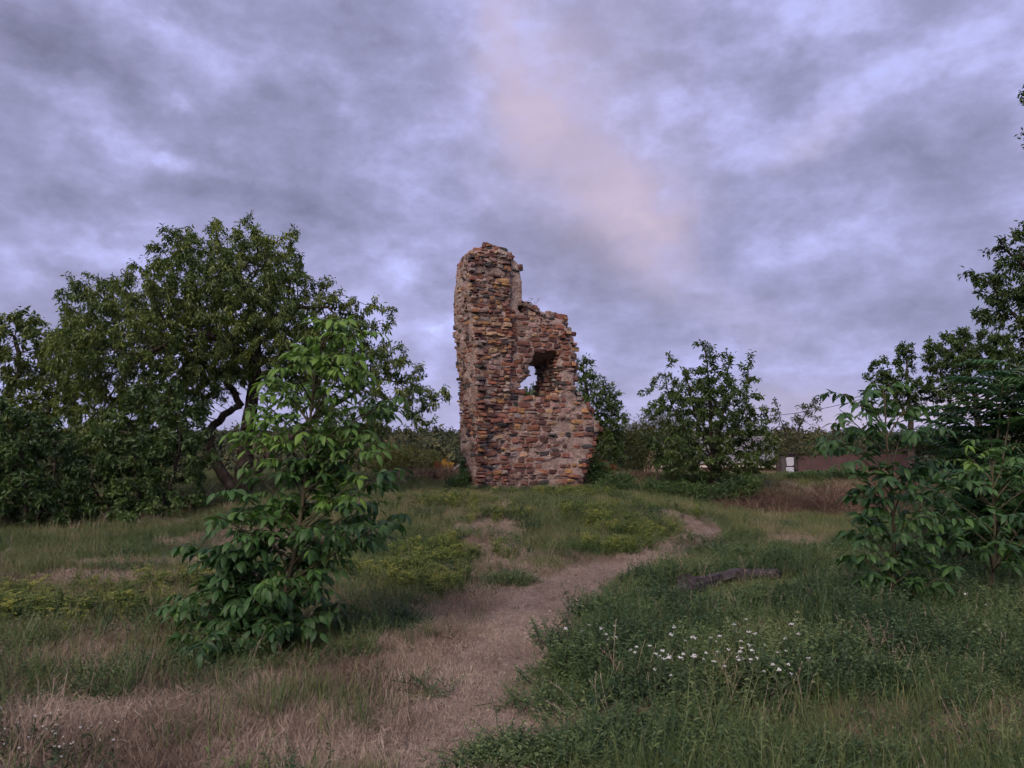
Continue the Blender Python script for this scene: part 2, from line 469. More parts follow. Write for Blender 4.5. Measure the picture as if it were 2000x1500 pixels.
DRY_PX = [(100, 1470, 2.6, .75, 1.0), (450, 1440, 2.2, .85, 1.0), (700, 1430, 1.1, .8, 1.0), (300, 1340, 1.3, .5, .6), (860, 1300, .8, 1.0, .95), (920, 1240, .75, 1.1, 1.0), (960, 1170, .8, 1.3, 1.0), (740, 1310, .8, .55, .9), (900, 1120, .6, .9, .85), (820, 1290, .6, .7, .9), (600, 1365, 1.3, .6, .9),
          (200, 1130, 2.2, .7, .75), (330, 1100, 1.6, .6, .7), (60, 1300, 1.2, .8, .5), (860, 1000, .6, .8, .4), (1040, 1090, 1.4, .7, .6),
          (1500, 1395, 1.3, .28, .75), (1800, 1400, 1.6, .35, .7), (1250, 1400, .6, .25, .6), (1480, 1140, 1.2, .5, .4), (1800, 1460, .8, .3, .5)]
DRY = [(*gp(u, v)[:2], a, b, k) for u, v, a, b, k in DRY_PX]
def dryness(x, y):
    wob = 0.75 * (fbm(x * 2.2, y * 2.2, 0, 31, 5, 0.62) - 0.5)
    d = poly_dist(x, y, PATH, PATH_W) + wob * 1.4
    path = ss(1.25, 0.65, d) * (1 - .5 * ss(9.5, 13, y) * ss(.35, .6, fbm(x * 2.7, y * 2.7, 0, 33, 3)) - .25 * ss(9.5, 13, y))
    pdry = ss(1.35, 0.6, d)
    tr = 0.95 * ss(1.3, 0.5, poly_dist(x, y, TRAIL, TRAIL_W) + wob * 1.6)
    e = np.zeros(np.shape(x))
    for cx, cy, a, b, k in DRY:
        r = np.sqrt(((x - cx) / a) ** 2 + ((y - cy) / b) ** 2) + wob * 1.5
        e = np.maximum(e, k * ss(1.25, 0.6, r))
    e = np.maximum(e, 0.55 * ss(0.56, 0.72, fbm(x * 0.55, y * 0.55, 0, 77, 3)))
    return np.clip(np.maximum(np.maximum(.92 * pdry, tr), e), 0, 1), np.clip(path, 0, 1)
LUSH_PX = [(990, 1135, .42, .45), (810, 1362, .24, .13), (740, 1225, .48, .42), (1290, 1135, .7, .55), (1420, 1085, .8, .7), (1380, 1490, 1.1, .30), (1180, 1330, .5, .6)]
LUSH = [(*gp(u, v)[:2], a, b) for u, v, a, b in LUSH_PX]
def lush(x, y):
    wob = 0.5 * (fbm(x * 2.4, y * 2.4, 0, 51, 3) - 0.5)
    e = np.zeros(np.shape(x))
    for cx, cy, a, b in LUSH:
        e = np.maximum(e, ss(1.2, 0.8, np.sqrt(((x - cx) / a) ** 2 + ((y - cy) / b) ** 2) + wob))
    return e
_pathy = np.array([p[1] for p in PATH]); _pathx = np.array([p[0] for p in PATH])
def weedy(x, y):
    """the waist of taller leafy weeds right of the path"""
    o = np.argsort(_pathy[:9]); px = np.interp(y, _pathy[:9][o], _pathx[:9][o])
    wob = 1.2 * (fbm(x * 1.6, y * 1.6, 0, 61, 4, .6) - 0.5)
    return ss(0.42, 0.75, x - px + wob) * ss(4.75, 5.15, y + wob * 0.8 - 0.12 * np.clip(x - 1, 0, 3) * 0.3) * ss(12.0, 9.0, y - 0.9 * np.clip(x - 2.5, 0, 5) + wob)

# ------------------------------------------------------------------ ground sheet
def build_ground():
    xs = np.concatenate([-np.geomspace(1800, 27, 34)[:-1], np.linspace(-26, 26, 270), np.geomspace(27, 1800, 34)[1:]])
    ys = np.concatenate([-np.geomspace(300, 7, 14), np.linspace(-6, 34, 230), np.geomspace(34.5, 2600, 60)])
    X, Y = np.meshgrid(xs, ys)
    Z = hgt(X, Y)
    n, m = X.shape
    i = np.arange(n - 1)[:, None] * m + np.arange(m - 1)[None]
    f = np.stack([i, i + 1, i + m + 1, i + m], -1).reshape(-1, 4)
    d, p = dryness(X.ravel(), Y.ravel())
    d = d * (1 - 0.8 * lush(X.ravel(), Y.ravel()))
    m_, t, out = new_mat('ground_soil')
    pos = t.new('ShaderNodeNewGeometry').outputs['Position']
    a = t.new('ShaderNodeAttribute', attribute_name='dry'); b = t.new('ShaderNodeAttribute', attribute_name='path')
    n1 = t.noise(pos, 1.3, 5, 0.6); n2 = t.noise(pos, 14, 8, 0.7, 0.4); n3 = t.noise(pos, 70, 4, 0.7)
    dry = t.ramp(n2, [(0.3, (0.11, 0.078, 0.064)), (0.52, (0.215, 0.162, 0.135)), (0.72, (0.32, 0.25, 0.21))])
    dirt = t.ramp(n3, [(0.3, (0.165, 0.122, 0.098)), (0.7, (0.31, 0.245, 0.20))])
    grn = t.ramp(n2, [(0.3, (0.020, 0.026, 0.013)), (0.7, (0.05, 0.058, 0.028))])
    c = t.mix(t.math('ADD', a.outputs['Fac'], t.math('MULTIPLY', t.math('SUBTRACT', n1, 0.5), 0.5), clamp=True), grn, dry)
    c = t.mix(t.math('MULTIPLY', b.outputs['Fac'], t.mrange(n1, 0.4, 0.6, 0.3, 0.9)), c, dirt)
    pr = principled(t, c, 0.95, 0.1, t.math('MULTIPLY_ADD', n2, 1.0, t.math('MULTIPLY', n3, 0.4)), 0.8, 0.04)
    t.l.new(pr.outputs[0], out.inputs[0])
    me = raw_mesh('ground', np.stack([X, Y, Z], -1).reshape(-1, 3), f, m_, {'dry': d, 'path': p}, True)
    tag(link('ground', me), 'uneven grassy ground with a worn dry footpath climbing a low mound', 'ground', None, 'structure')
build_ground()

# ------------------------------------------------------------------ the ruin
TH = math.radians(25)
TT = np.array([math.cos(TH), math.sin(TH), 0.0])       # along the front face
TN = np.array([math.sin(TH), -math.cos(TH), 0.0])      # out of the front face
TB = -TN                                                # into the wall
TU = np.array([0, 0, 1.0])
T0 = at(930, 955, 21.5); TBASE = float(hgt(T0[0], T0[1])); T0[2] = TBASE
THICK = 1.3
def fpx(u, v, b=0.0):
    """(s, z) on the plane b metres behind the front face seen at the pixel"""
    O = T0 + TB * b
    d = ray(u, v); k = ((O - CAM) @ TN) / (d @ TN)
    q = CAM + d * k - O
    return np.array([q @ TT, q[2]])
def inside(poly, x, y):
    r = np.zeros(np.shape(x), bool); n = len(poly)
    for i in range(n):
        (x0, y0), (x1, y1) = poly[i], poly[(i + 1) % n]
        if y0 == y1: continue
        c = ((y0 > y) != (y1 > y)) & (x < (x1 - x0) * (y - y0) / (y1 - y0) + x0)
        r ^= c
    return r
RIGHT_PX = [(908, 495), (919, 492), (934, 486), (952, 483), (960, 479), (974, 484), (988, 489), (1002, 496), (1012, 511), (1019, 521), (1021, 564),
            (1026, 577), (1040, 588), (1054, 597), (1068, 604), (1082, 607), (1099, 610), (1109, 612), (1113, 622), (1115, 647), (1122, 664), (1126, 685),
            (1127, 709), (1129, 744), (1127, 765), (1137, 779), (1155, 796), (1165, 817), (1175, 833), (1168, 848), (1166, 872), (1155, 886), (1149, 907),
            (1144, 928), (1139, 955)]
LEFT_PX = [(912, 512, 896), (914, 560, 889), (921, 626, 886), (924, 660, 886), (928, 703, 891), (931, 760, 895), (933, 807, 897), (933, 860, 898), (932, 900, 905), (930, 955, 908)]
_lf = np.array([fpx(u, v) for u, v, _ in LEFT_PX]); _lb = np.array([fpx(w, v, THICK) for u, v, w in LEFT_PX])
def sL(z, b):
    f = np.interp(z, _lf[::-1, 1], _lf[::-1, 0]); bk = np.interp(z, _lb[::-1, 1], _lb[::-1, 0])
    return f + (bk - f) * np.clip(b / THICK, -0.2, 1)
_R = np.array([fpx(u, v) for u, v in RIGHT_PX])
OUT = [(-1.5, -0.6), (-1.5, _R[0, 1] - 0.25), (_R[0, 0] - 0.25, _R[0, 1] - 0.1)] + [tuple(p) for p in _R] + [(_R[-1, 0], -0.6)]
HOLE = [tuple(fpx(u, v)) for u, v in [(1046, 687), (1070, 684), (1093, 688), (1095, 720), (1099, 750), (1092, 774), (1062, 786), (1036, 781), (1020, 766), (1012, 752), (1022, 741), (1035, 733), (1032, 711), (1042, 702)]]
SP_ = fpx(995, 600)[0]; ZP1 = fpx(996, 690)[1]; ZP0 = fpx(996, 830)[1]
top_s = _R[:19, 0]; top_z = _R[:19, 1]
def ztop(s): return np.interp(s, top_s, top_z)
VS = 0.07
gs = np.arange(-0.75, 4.7, VS); gz = np.arange(-0.5, 7.7, VS); gb = np.arange(-0.3, 1.55, VS)
def fill(s, z, b):
    n1 = fbm(s * 2.6, z * 3.4, b * 2.6, 5, 3) - 0.5; n2 = fbm(s * 2.6 + 9, z * 3.4, b * 2.6, 8, 3) - 0.5; n3 = fbm(s * 3, z * 6, b * 3 + 4, 12, 3) - 0.5
    s1 = s + 0.16 * n1; z1 = z + 0.16 * n2
    ins = inside(OUT, s1, z1) & (s1 > sL(z1, b))
    pier = ss(SP_ + 0.03, SP_ - 0.03, s) * ss(ZP0, ZP1, z)
    rough = 0.10 + 0.14 * ss(SP_ + 0.15, SP_ - 0.1, s)
    bf = -0.13 * pier + rough * n3
    # broken top of the lower wall leans back; the right edge is ragged and rounded
    dt = ztop(s) - z
    low = ss(SP_ + .2, SP_ + 0.6, s)
    bf = bf + low * 0.95 * np.clip(0.36 - dt, 0, 1) * (1 + n1)
    bf = bf + (1 - low) * 0.6 * np.clip(0.18 - dt, 0, 1)
    sr = np.interp(z, _R[::-1, 1][:17], _R[::-1, 0][:17])
    bf = bf + 0.6 * np.clip(0.18 - (sr - s), 0, 0.5) * ss(ztop(3.2), ztop(3.2) - 0.5, z)
    # a putlog cavity under the plastered strip
    cv = fpx(1022, 603)
    bf = bf + 0.5 * ss(0.16, 0.08, np.hypot((s - cv[0]) * 0.9, (z - cv[1]) * 1.3))
    bk = THICK + 0.10 * n2
    f = np.clip(b / THICK, 0, 1)
    hs, hz = s + 0.12 * n1, z + 0.10 * n2
    hole = inside(HOLE, hs + 0.20 * f, hz) & inside(HOLE, hs, hz + 0.34 * f) & inside(HOLE, hs, hz - 0.10 * f)
    return ins & (b > bf) & (b < bk) & ~hole
GS, GZ, GB = np.meshgrid(gs, gz, gb, indexing='ij')
VOX = fill(GS, GZ, GB)
def tw(s, z, b):
    return T0 + np.asarray(s)[..., None] * TT + np.asarray(b)[..., None] * TB + np.asarray(z)[..., None] * TU
def build_core(parent):
    n = np.array(VOX.shape)
    P = np.pad(VOX, 1)
    quads = []
    corner = {0: ([1, 0], [1, 1], 'sz'), }
    st = (n + 1)
    def vid(i, j, k): return (i * st[1] + j) * st[2] + k
    for ax in range(3):
        for sg in (0, 1):
            sl_ = [slice(1, -1)] * 3; sl_[ax] = slice(2, None) if sg else slice(0, -2)
            I = np.argwhere(VOX & ~P[tuple(sl_)])
            base = I.copy(); base[:, ax] += sg
            o1, o2 = [a for a in range(3) if a != ax]
            c = []
            for (p, q) in ((0, 0), (1, 0), (1, 1), (0, 1)):
                w = base.copy(); w[:, o1] += p; w[:, o2] += q
                c.append(vid(w[:, 0], w[:, 1], w[:, 2]))
            c = np.stack(c, -1)
            flip = (sg == 0) ^ (ax == 1)
            quads.append(c[:, ::-1] if flip else c)
    Q = np.concatenate(quads)
    uq, inv = np.unique(Q, return_inverse=True); Q = inv.reshape(Q.shape)
    k = uq % st[2]; j = (uq // st[2]) % st[1]; i = uq // (st[1] * st[2])
    L = np.stack([gs[0] - VS / 2 + i * VS, gz[0] - VS / 2 + j * VS, gb[0] - VS / 2 + k * VS], -1).astype(float)
    E = np.concatenate([Q[:, [0, 1]], Q[:, [1, 2]], Q[:, [2, 3]], Q[:, [3, 0]]])
    for it in range(3):
        acc = np.zeros_like(L); cnt = np.zeros(len(L))
        np.add.at(acc, E[:, 0], L[E[:, 1]]); np.add.at(acc, E[:, 1], L[E[:, 0]])
        np.add.at(cnt, E[:, 0], 1); np.add.at(cnt, E[:, 1], 1)
        L = 0.45 * L + 0.55 * acc / cnt[:, None]
    for a_, sd in ((0, 21), (1, 22), (2, 23)):
        L[:, a_] += 0.045 * (fbm(L[:, 0] * 9, L[:, 1] * 11, L[:, 2] * 9, sd, 2) - 0.5)
    V = tw(L[:, 0], L[:, 1], L[:, 2]) - T0
    # handedness: (s, z, b) -> world is a reflection-free map when the faces were flipped above
    me = raw_mesh('mortar', V, Q, M_MORTAR, None, False)
    link('mortar', me, parent)

PAL = np.array([(0.168, 0.076, 0.058), (0.104, 0.056, 0.047), (0.200, 0.086, 0.058), (0.275, 0.150, 0.074), (0.300, 0.195, 0.125),
                (0.052, 0.046, 0.046), (0.230, 0.152, 0.135), (0.235, 0.108, 0.064), (0.23, 0.185, 0.168)])
#                 purple-brown            dark purple            brick red              ochre                  tan
#                 charcoal                dusky pink             orange                 grey
def stone_geo(k, w, h, depth, proud, r):
    """pillow of stone in its own frame: x along, y up, z out. about 12 to 50 triangles"""
    an = (np.arange(k) + r.uniform(-.28, .28, k)) * 2 * np.pi / k + r.uniform(0, .5)
    ex = r.uniform(0.28, 0.56)
    c, s = np.cos(an), np.sin(an)
    x = np.sign(c) * np.abs(c) ** ex * w / 2 * r.uniform(.86, 1.08, k)
    y = np.sign(s) * np.abs(s) ** ex * h / 2 * r.uniform(.84, 1.10, k)
    zt = proud + r.uniform(-.2, .2) * proud
    til = r.uniform(-.22, .22, 2)
    def zz(xx, yy, b): return b + til[0] * xx + til[1] * yy
    r0 = np.stack([x * 1.0, y * 1.0, np.full(k, -depth)], -1)
    r1 = np.stack([x, y, zz(x, y, zt * 0.45) + r.uniform(-.008, .008, k)], -1)
    q = r.uniform(.60, .84, k)
    r2 = np.stack([x * q, y * q, zz(x * q, y * q, zt) + r.uniform(-.014, .014, k)], -1)
    ce = np.array([[r.uniform(-.1, .1) * w, r.uniform(-.1, .1) * h, zt * 1.08 + r.uniform(-.01, .015)]])
    V = np.concatenate([r0, r1, r2, ce])
    j = np.arange(k); j2 = (j + 1) % k
    f4 = np.concatenate([np.stack([j, j2, k + j2, k + j], -1), np.stack([k + j, k + j2, 2 * k + j2, 2 * k + j], -1)])
    f3 = np.stack([2 * k + j, 2 * k + j2, np.full(k, 3 * k)], -1)
    return V, f3, f4

STONES = []   # (center world, frame 3x3, V, f3, f4, color, score)
def courses(a0, a1, z0, z1, hr, wr, seed, wav=0.05):
    """wavy courses of rubble; yields cells (ac, zc, w, h)"""
    r = np.random.default_rng(seed)
    z = z0; row = 0
    while z < z1:
        h = r.uniform(*hr(z)) if callable(hr) else r.uniform(*hr)
        a = a0 - r.uniform(0, .3)
        while a < a1:
            w_lo, w_hi = wr
            w = r.uniform(w_lo, w_hi) * r.choice([0.65, 1, 1, 1.25])
            ac = a + w / 2
            dz = wav * (2 * fbm(np.array(ac * 0.9), np.array(row * 0.37), 0, seed, 2) - 1)
            q = r.random()
            if q < 0.17 and h > 0.13:
                g = r.uniform(.38, .62)
                yield ac, z + dz + h * g / 2, w, h * g
                yield ac, z + dz + h * (1 + g) / 2, w, h * (1 - g)
            elif q < 0.24:
                yield ac, z + dz + h * 0.55, w, h * 1.35
            else:
                yield ac, z + dz + h / 2, w, h
            a += w
        z += h; row += 1
def pick_col(w, r):
    w = np.asarray(w, float); c = PAL[r.choice(len(PAL), p=w / w.sum())]
    return c * r.uniform(.75, 1.28) * (1 + r.uniform(-.06, .06, 3))
def add_stone(C, ex, ey, ez, w, h, proud, depth, col, r, k=None):
    big = w * h
    kk = k or (9 if big > 0.02 else 7 if big > 0.008 else 6)
    V, f3, f4 = stone_geo(kk, w, h, depth, proud, r)
    if C[2] < TBASE - 0.25: return
    d = np.linalg.norm(C - CAM); vis = max(0.0, float(ez @ nrm(CAM - C)))
    STONES.append((C, np.stack([ex, ey, ez], -1), V, f3, f4, col, w * h * vis / d ** 2))

def front_depth():
    idx = np.argmax(VOX, axis=2).astype(float); any_ = VOX.any(axis=2)
    return gb[0] + idx * VS - VS / 2, any_
FD, FANY = front_depth()
def lay_front():
    r = np.random.default_rng(101)
    def sample(s, z):
        i = int(round((s - gs[0]) / VS)); j = int(round((z - gz[0]) / VS))
        if 1 <= i < len(gs) - 1 and 1 <= j < len(gz) - 1 and FANY[i, j]:
            win = FD[i - 1:i + 2, j - 1:j + 2]; ok = FANY[i - 1:i + 2, j - 1:j + 2]
            return float(np.median(win[ok])), float(FD[i, min(j + 1, len(gz) - 1)] - FD[i, j - 1]) / (2 * VS)
        return None
    regions = [  # (smin, smax, row heights, widths, seed)
        (-0.75, SP_, (.065, .15), (.12, .36), 11, 'pier'),
        (SP_, 4.7, (.115, .195), (.16, .42), 13, 'wall')]
    for s0, s1, hr, wr, sd, kind in regions:
        for ac, zc, w, h in courses(s0, s1, -0.25, 7.6, hr, wr, sd):
            if ac > s1 + 0.02: continue
            if kind == 'pier' and ac + w / 2 > s1: w = max(0.08, (s1 - (ac - w / 2))); ac = s1 - w / 2
            if ac - w / 2 < sL(zc, 0.0) - 0.02:
                e = sL(zc, 0.0) - 0.02; w2 = ac + w / 2 - e
                if w2 < 0.07: continue
                ac = e + w2 / 2; w = w2
            g = sample(ac, zc)
            if g is None or g[0] > 0.75: continue
            b, slope = g
            if kind == 'wall' and inside(HOLE, np.array(ac), np.array(zc)): continue
            dt = float(ztop(ac)) - zc
            u, v = project(tw(np.array(ac), np.array(zc), np.array(b)))
            # bare plaster patches
            pl = fbm(np.array(ac * 1.2), np.array(zc * 1.6), 0, 41, 3)
            if kind == 'wall':
                if u < 1022 and 535 < v < 612 and r.random() < 0.93: continue
                if (pl > 0.62 and r.random() < 0.6): continue
                if 1085 < u < 1160 and 850 < v < 905 and r.random() < 0.55: continue
                if 1030 < u < 1080 and 868 < v < 905 and r.random() < 0.35: continue
                proud = r.uniform(.006, .035); gap = r.uniform(.012, .028)
            else:
                if pl > 0.66 and r.random() < 0.5: continue
                proud = r.uniform(.01, .06); gap = r.uniform(.010, .022)
                if r.random() < 0.12: proud *= 0.2
                if r.random() < 0.10: proud += 0.05
            if kind == 'wall' and dt < 0.38 and ac > SP_ + 0.15:      # crumbled slope: small grey rubble
                if r.random() < 0.35: continue
                w *= .6; h *= .75
                cw = [1, 2, .5, .3, 1, 2.5, 1.5, .1, 3]
            elif kind == 'pier':
                if v < 545: cw = [3, 4, 1.5, .8, 1.2, 2.2, 1.5, .2, 1]
                elif v < 690: cw = [1.8, 2.2, 1.0, 2.8, 3.6, 1.2, 2.4, .5, 1.5]
                else: cw = [3.4, 3.6, 1.2, 1.1, 1.4, 2.2, 2.0, .3, 2.0]
                if ac - sL(zc, 0) < 0.35 and 570 < v < 720: cw[3] += 3; cw[7] += 1.5
            else:
                if v < 690: cw = [4, 2.4, 3.0, .9, 1.4, .5, 2.8, .5, .5]
                elif v < 800: cw = [4.5, 3.2, 2.6, .6, .8, .9, 1.8, .4, .5]
                elif v < 905: cw = [4, 2.8, 1.4, .9, 1.4, .8, 2.8, .25, 1.6]
                else: cw = [4, 4.5, .8, .3, .4, 1.0, 1.4, .15, .6]
                if u > 1095 and v > 905: cw[7] += 5; cw[3] += 1.5
            C = tw(np.array(ac), np.array(zc), np.array(b))
            slope = np.clip(slope, -0.2, 2.2) if dt < 0.5 else np.clip(slope, -.25, .25)
            ez = nrm(TN + TU * slope * 0.8); ex = TT; ey = nrm(np.cross(ez, ex))
            rot = r.normal(0, 0.07 if kind == 'wall' else 0.13)
            ex, ey = ex * math.cos(rot) + ey * math.sin(rot), ey * math.cos(rot) - ex * math.sin(rot)
            add_stone(C, ex, ey, ez, max(w - gap, .05), max(h - gap, .035), proud + VS * 0.15, 0.13, pick_col(cw, r), r)
    # narrow left face and its far corner
    for bc, zc, w, h in courses(-0.05, THICK + 0.03, -0.25, 6.75, (.08, .16), (.13, .38), 17):
        u, v = project(tw(sL(np.array(zc), np.array(bc)), np.array(zc), np.array(bc)))
        if bc > THICK + 0.05: continue
        top = float(ztop(0.1)) - 0.12
        if zc > top: continue
        if 545 < v < 690 and r.random() < 0.42: continue
        cw = [2, 2.5, 1, .8, 2.2, 1.0, 2.5, .2, 2] if v < 690 else [3, 4, 1, .3, .5, 3.5, 1, .1, 1.5]
        C = tw(sL(np.array(zc), np.array(bc)) + 0.02, np.array(zc), np.array(bc))
        far = bc > THICK - 0.28
        if bc + w / 2 > THICK + .03: w = max(.10, 2 * (THICK + .03 - bc))
        add_stone(C, -TB, TU, -TT, w - .025, h - .022, r.uniform(.012, .04) + (.01 if far else 0), 0.13, pick_col(cw, r), r)
    # right reveal, head and sill of the opening
    zs = [p[1] for p in HOLE]; ss_ = [p[0] for p in HOLE]
    for bc, zc, w, h in courses(0.08, THICK, min(zs) - .05, max(zs) + .05, (.06, .12), (.10, .26), 19, 0.02):
        j = int(round((zc - gz[0]) / VS)); k = int(round((bc - gb[0]) / VS))
        if not (0 <= j < len(gz) and 0 <= k < len(gb)): continue
        line = VOX[:, j, k]; i0 = int((0.5 * (min(ss_) + max(ss_)) + 0.15 - gs[0]) / VS)
        if line[i0]:
            i0 -= 3
            if line[i0]: continue
        hit = np.argmax(line[i0:])
        if hit == 0: continue
        sc = gs[i0 + hit] - VS / 2
        C = tw(np.array(sc), np.array(zc), np.array(bc))
        add_stone(C, TB, TU, -TT, w - .012, h - .01, r.uniform(.02, .08), 0.12, pick_col([2.4, 3, .7, .6, 1.2, 2.8, 1.2, .05, 1.6], r), r)
    for sc, bc, w, h in courses(min(ss_), max(ss_), 0.0, THICK, (.12, .2), (.14, .3), 23, 0.02):
        i = int(round((sc - gs[0]) / VS)); k = int(round((bc - gb[0]) / VS))
        j0 = int((0.5 * (min(zs) + max(zs)) - gz[0]) / VS)
        if not (0 <= i < len(gs) and 0 <= k < len(gb)) or VOX[i, j0, k]: continue
        dn = np.argmax(VOX[i, :j0, k][::-1])
        if dn == 0: continue
        C = tw(np.array(sc), np.array(gz[j0 - dn] + VS / 2), np.array(bc))
        add_stone(C, TT, TB, TU, w - .02, h - .02, r.uniform(.02, .06), 0.1, pick_col([3, 3, 1.5, 1, 1.4, 1, 1.5, .3, 1], r), r)
    # loose capping stones along the broken top
    for sc, bc, w, h in courses(-0.5, 3.4, 0.0, THICK, (.16, .26), (.18, .38), 29, 0.03):
        i = int(round((sc - gs[0]) / VS)); k = int(round((bc - gb[0]) / VS))
        if not (0 <= i < len(gs) and 0 <= k < len(gb)): continue
        colm = VOX[i, :, k]
        if not colm.any(): continue
        j = len(colm) - 1 - np.argmax(colm[::-1])
        if sc > SP_ + 0.2 and r.random() < 0.35: continue
        if sc - w * .6 < sL(gz[j] - .15, bc): continue
        C = tw(np.array(sc), np.array(gz[j] + VS / 2), np.array(bc))
        t1 = nrm(TU + TN * r.normal(.3, .2) + TT * r.normal(0, .2)); ex = nrm(TT - t1 * (TT @ t1)); ey = np.cross(t1, ex)
        cw = [3, 5, 1, .3, .5, 3, 1, .1, 1] if sc < SP_ + .2 else [1, 2, .3, .2, 1, 2.5, 1, 0, 3]
        add_stone(C, ex, ey, t1, w - .02, h - .02, r.uniform(.02, .06), 0.14, pick_col(cw, r), r)
    # right broken end and back, coarse
    for bc, zc, w, h in courses(0.1, THICK, -0.25, 5.4, (.10, .18), (.16, .36), 37):
        j = int(round((zc - gz[0]) / VS)); k = int(round((bc - gb[0]) / VS))
        if not (0 <= j < len(gz) and 0 <= k < len(gb)): continue
        line = VOX[:, j, k]
        if not line.any(): continue
        i = len(line) - 1 - np.argmax(line[::-1])
        C = tw(np.array(gs[i] + VS / 2), np.array(zc), np.array(bc))
        add_stone(C, TB, TU, TT, w - .02, h - .02, r.uniform(.01, .05), 0.12, pick_col([3.5, 2.5, 1.5, .6, 1, .8, 2, .2, 1], r), r)
    for sc, zc, w, h in courses(-0.7, 4.4, -0.25, 7.4, (.12, .22), (.22, .5), 43):
        i = int(round((sc - gs[0]) / VS)); j = int(round((zc - gz[0]) / VS))
        if not (0 <= i < len(gs) and 0 <= j < len(gz)) or not VOX[i, j].any(): continue
        i2 = [int(np.clip(round((sc + q * w * .55 - gs[0]) / VS), 0, len(gs) - 1)) for q in (-1, 1)]; kb = int((THICK - .15 - gb[0]) / VS)
        if not all(VOX[q, j, kb] for q in i2): continue
        k = len(gb) - 1 - np.argmax(VOX[i, j][::-1])
        C = tw(np.array(sc), np.array(zc), np.array(gb[k] + VS / 2))
        add_stone(C, -TT, TU, TB, w - .03, h - .03, r.uniform(.02, .05), 0.12, pick_col([3, 3, 1.5, 1, 1.4, 1, 1.5, .3, 1], r), r, 6)

def build_ruin():
    root = empty('ruined_tower', T0, 'tall ragged ruin of red and brown rubble stone with a hole through it', 'ruin')
    build_core(root)
    lay_front()
    order = sorted(range(len(STONES)), key=lambda i: -STONES[i][6])
    for i in order[:300]:
        C, R, V, f3, f4, col, sc = STONES[i]
        me = raw_mesh('stone', V @ R.T, [f3, f4], M_STONE, {'col': np.tile(col, (len(V), 1))})
        link('stone', me, root, C - T0)
    VV, F3, F4, CC, n = [], [], [], [], 0
    for i in order[300:]:
        C, R, V, f3, f4, col, sc = STONES[i]
        VV.append(V @ R.T + C - T0); F3.append(f3 + n); F4.append(f4 + n); CC.append(np.tile(col, (len(V), 1))); n += len(V)
    me = raw_mesh('small_stones', np.concatenate(VV), [np.concatenate(F3), np.concatenate(F4)], M_STONE, {'col': np.concatenate(CC)})
    tag(link('small_stones', me, root), kind='stuff')
    print('stones', len(STONES))
build_ruin()

# ------------------------------------------------------------------ trees grown by space colonisation
def leaf_template(kind):
    if kind == 'simple':      # folded blade, 2 triangles
        V = np.array([[0, 0, 0], [-.5, .45, .10], [.5, .45, .10], [0, 1, -.12]])
        return V, np.array([[0, 3, 1], [0, 2, 3]]), None
    ts = [.28, .62]; ws = [.46, .40]; zz = [.04, -.02]
    V = [[0, 0, 0]]
    for t_, w_, z_ in zip(ts, ws, zz): V += [[-w_, t_, z_ + .07], [0, t_ + .02, z_], [w_, t_, z_ + .07]]
    V.append([0, 1, -.22])
    V = np.array(V)
    f3 = np.array([[0, 2, 1], [0, 3, 2], [4, 5, 7], [5, 6, 7]])
    f4 = np.array([[1, 2, 5, 4], [2, 3, 6, 5]])
    return V, f3, f4
def bake_leaves(mb, P, dirs, nh, L, Wd, var, kind='simple'):
    if len(P) == 0: return
    V, f3, f4 = leaf_template(kind)
    R = frames(dirs, nh)
    sc = np.stack([np.broadcast_to(Wd, (len(P),)), np.broadcast_to(L, (len(P),)), np.broadcast_to(L, (len(P),))], -1)
    T = V[None] * sc[:, None]
    out = np.einsum('nij,nkj->nki', R, T) + P[:, None]
    k = len(V); off = (np.arange(len(P)) * k)[:, None, None]
    mb.add(out.reshape(-1, 3), (f3[None] + off).reshape(-1, 3), None if f4 is None else (f4[None] + off).reshape(-1, 4), np.repeat(var, k))
def ellipsoid_points(ells, dens, r):
    out = []
    for c, rad in ells:
        n = max(4, int(dens * 4.19 * rad[0] * rad[1] * rad[2]))
        p = nrm(r.normal(size=(n, 3))) * (r.random((n, 1)) ** (1 / 2.2))
        out.append(c + p * rad)
    return np.concatenate(out)
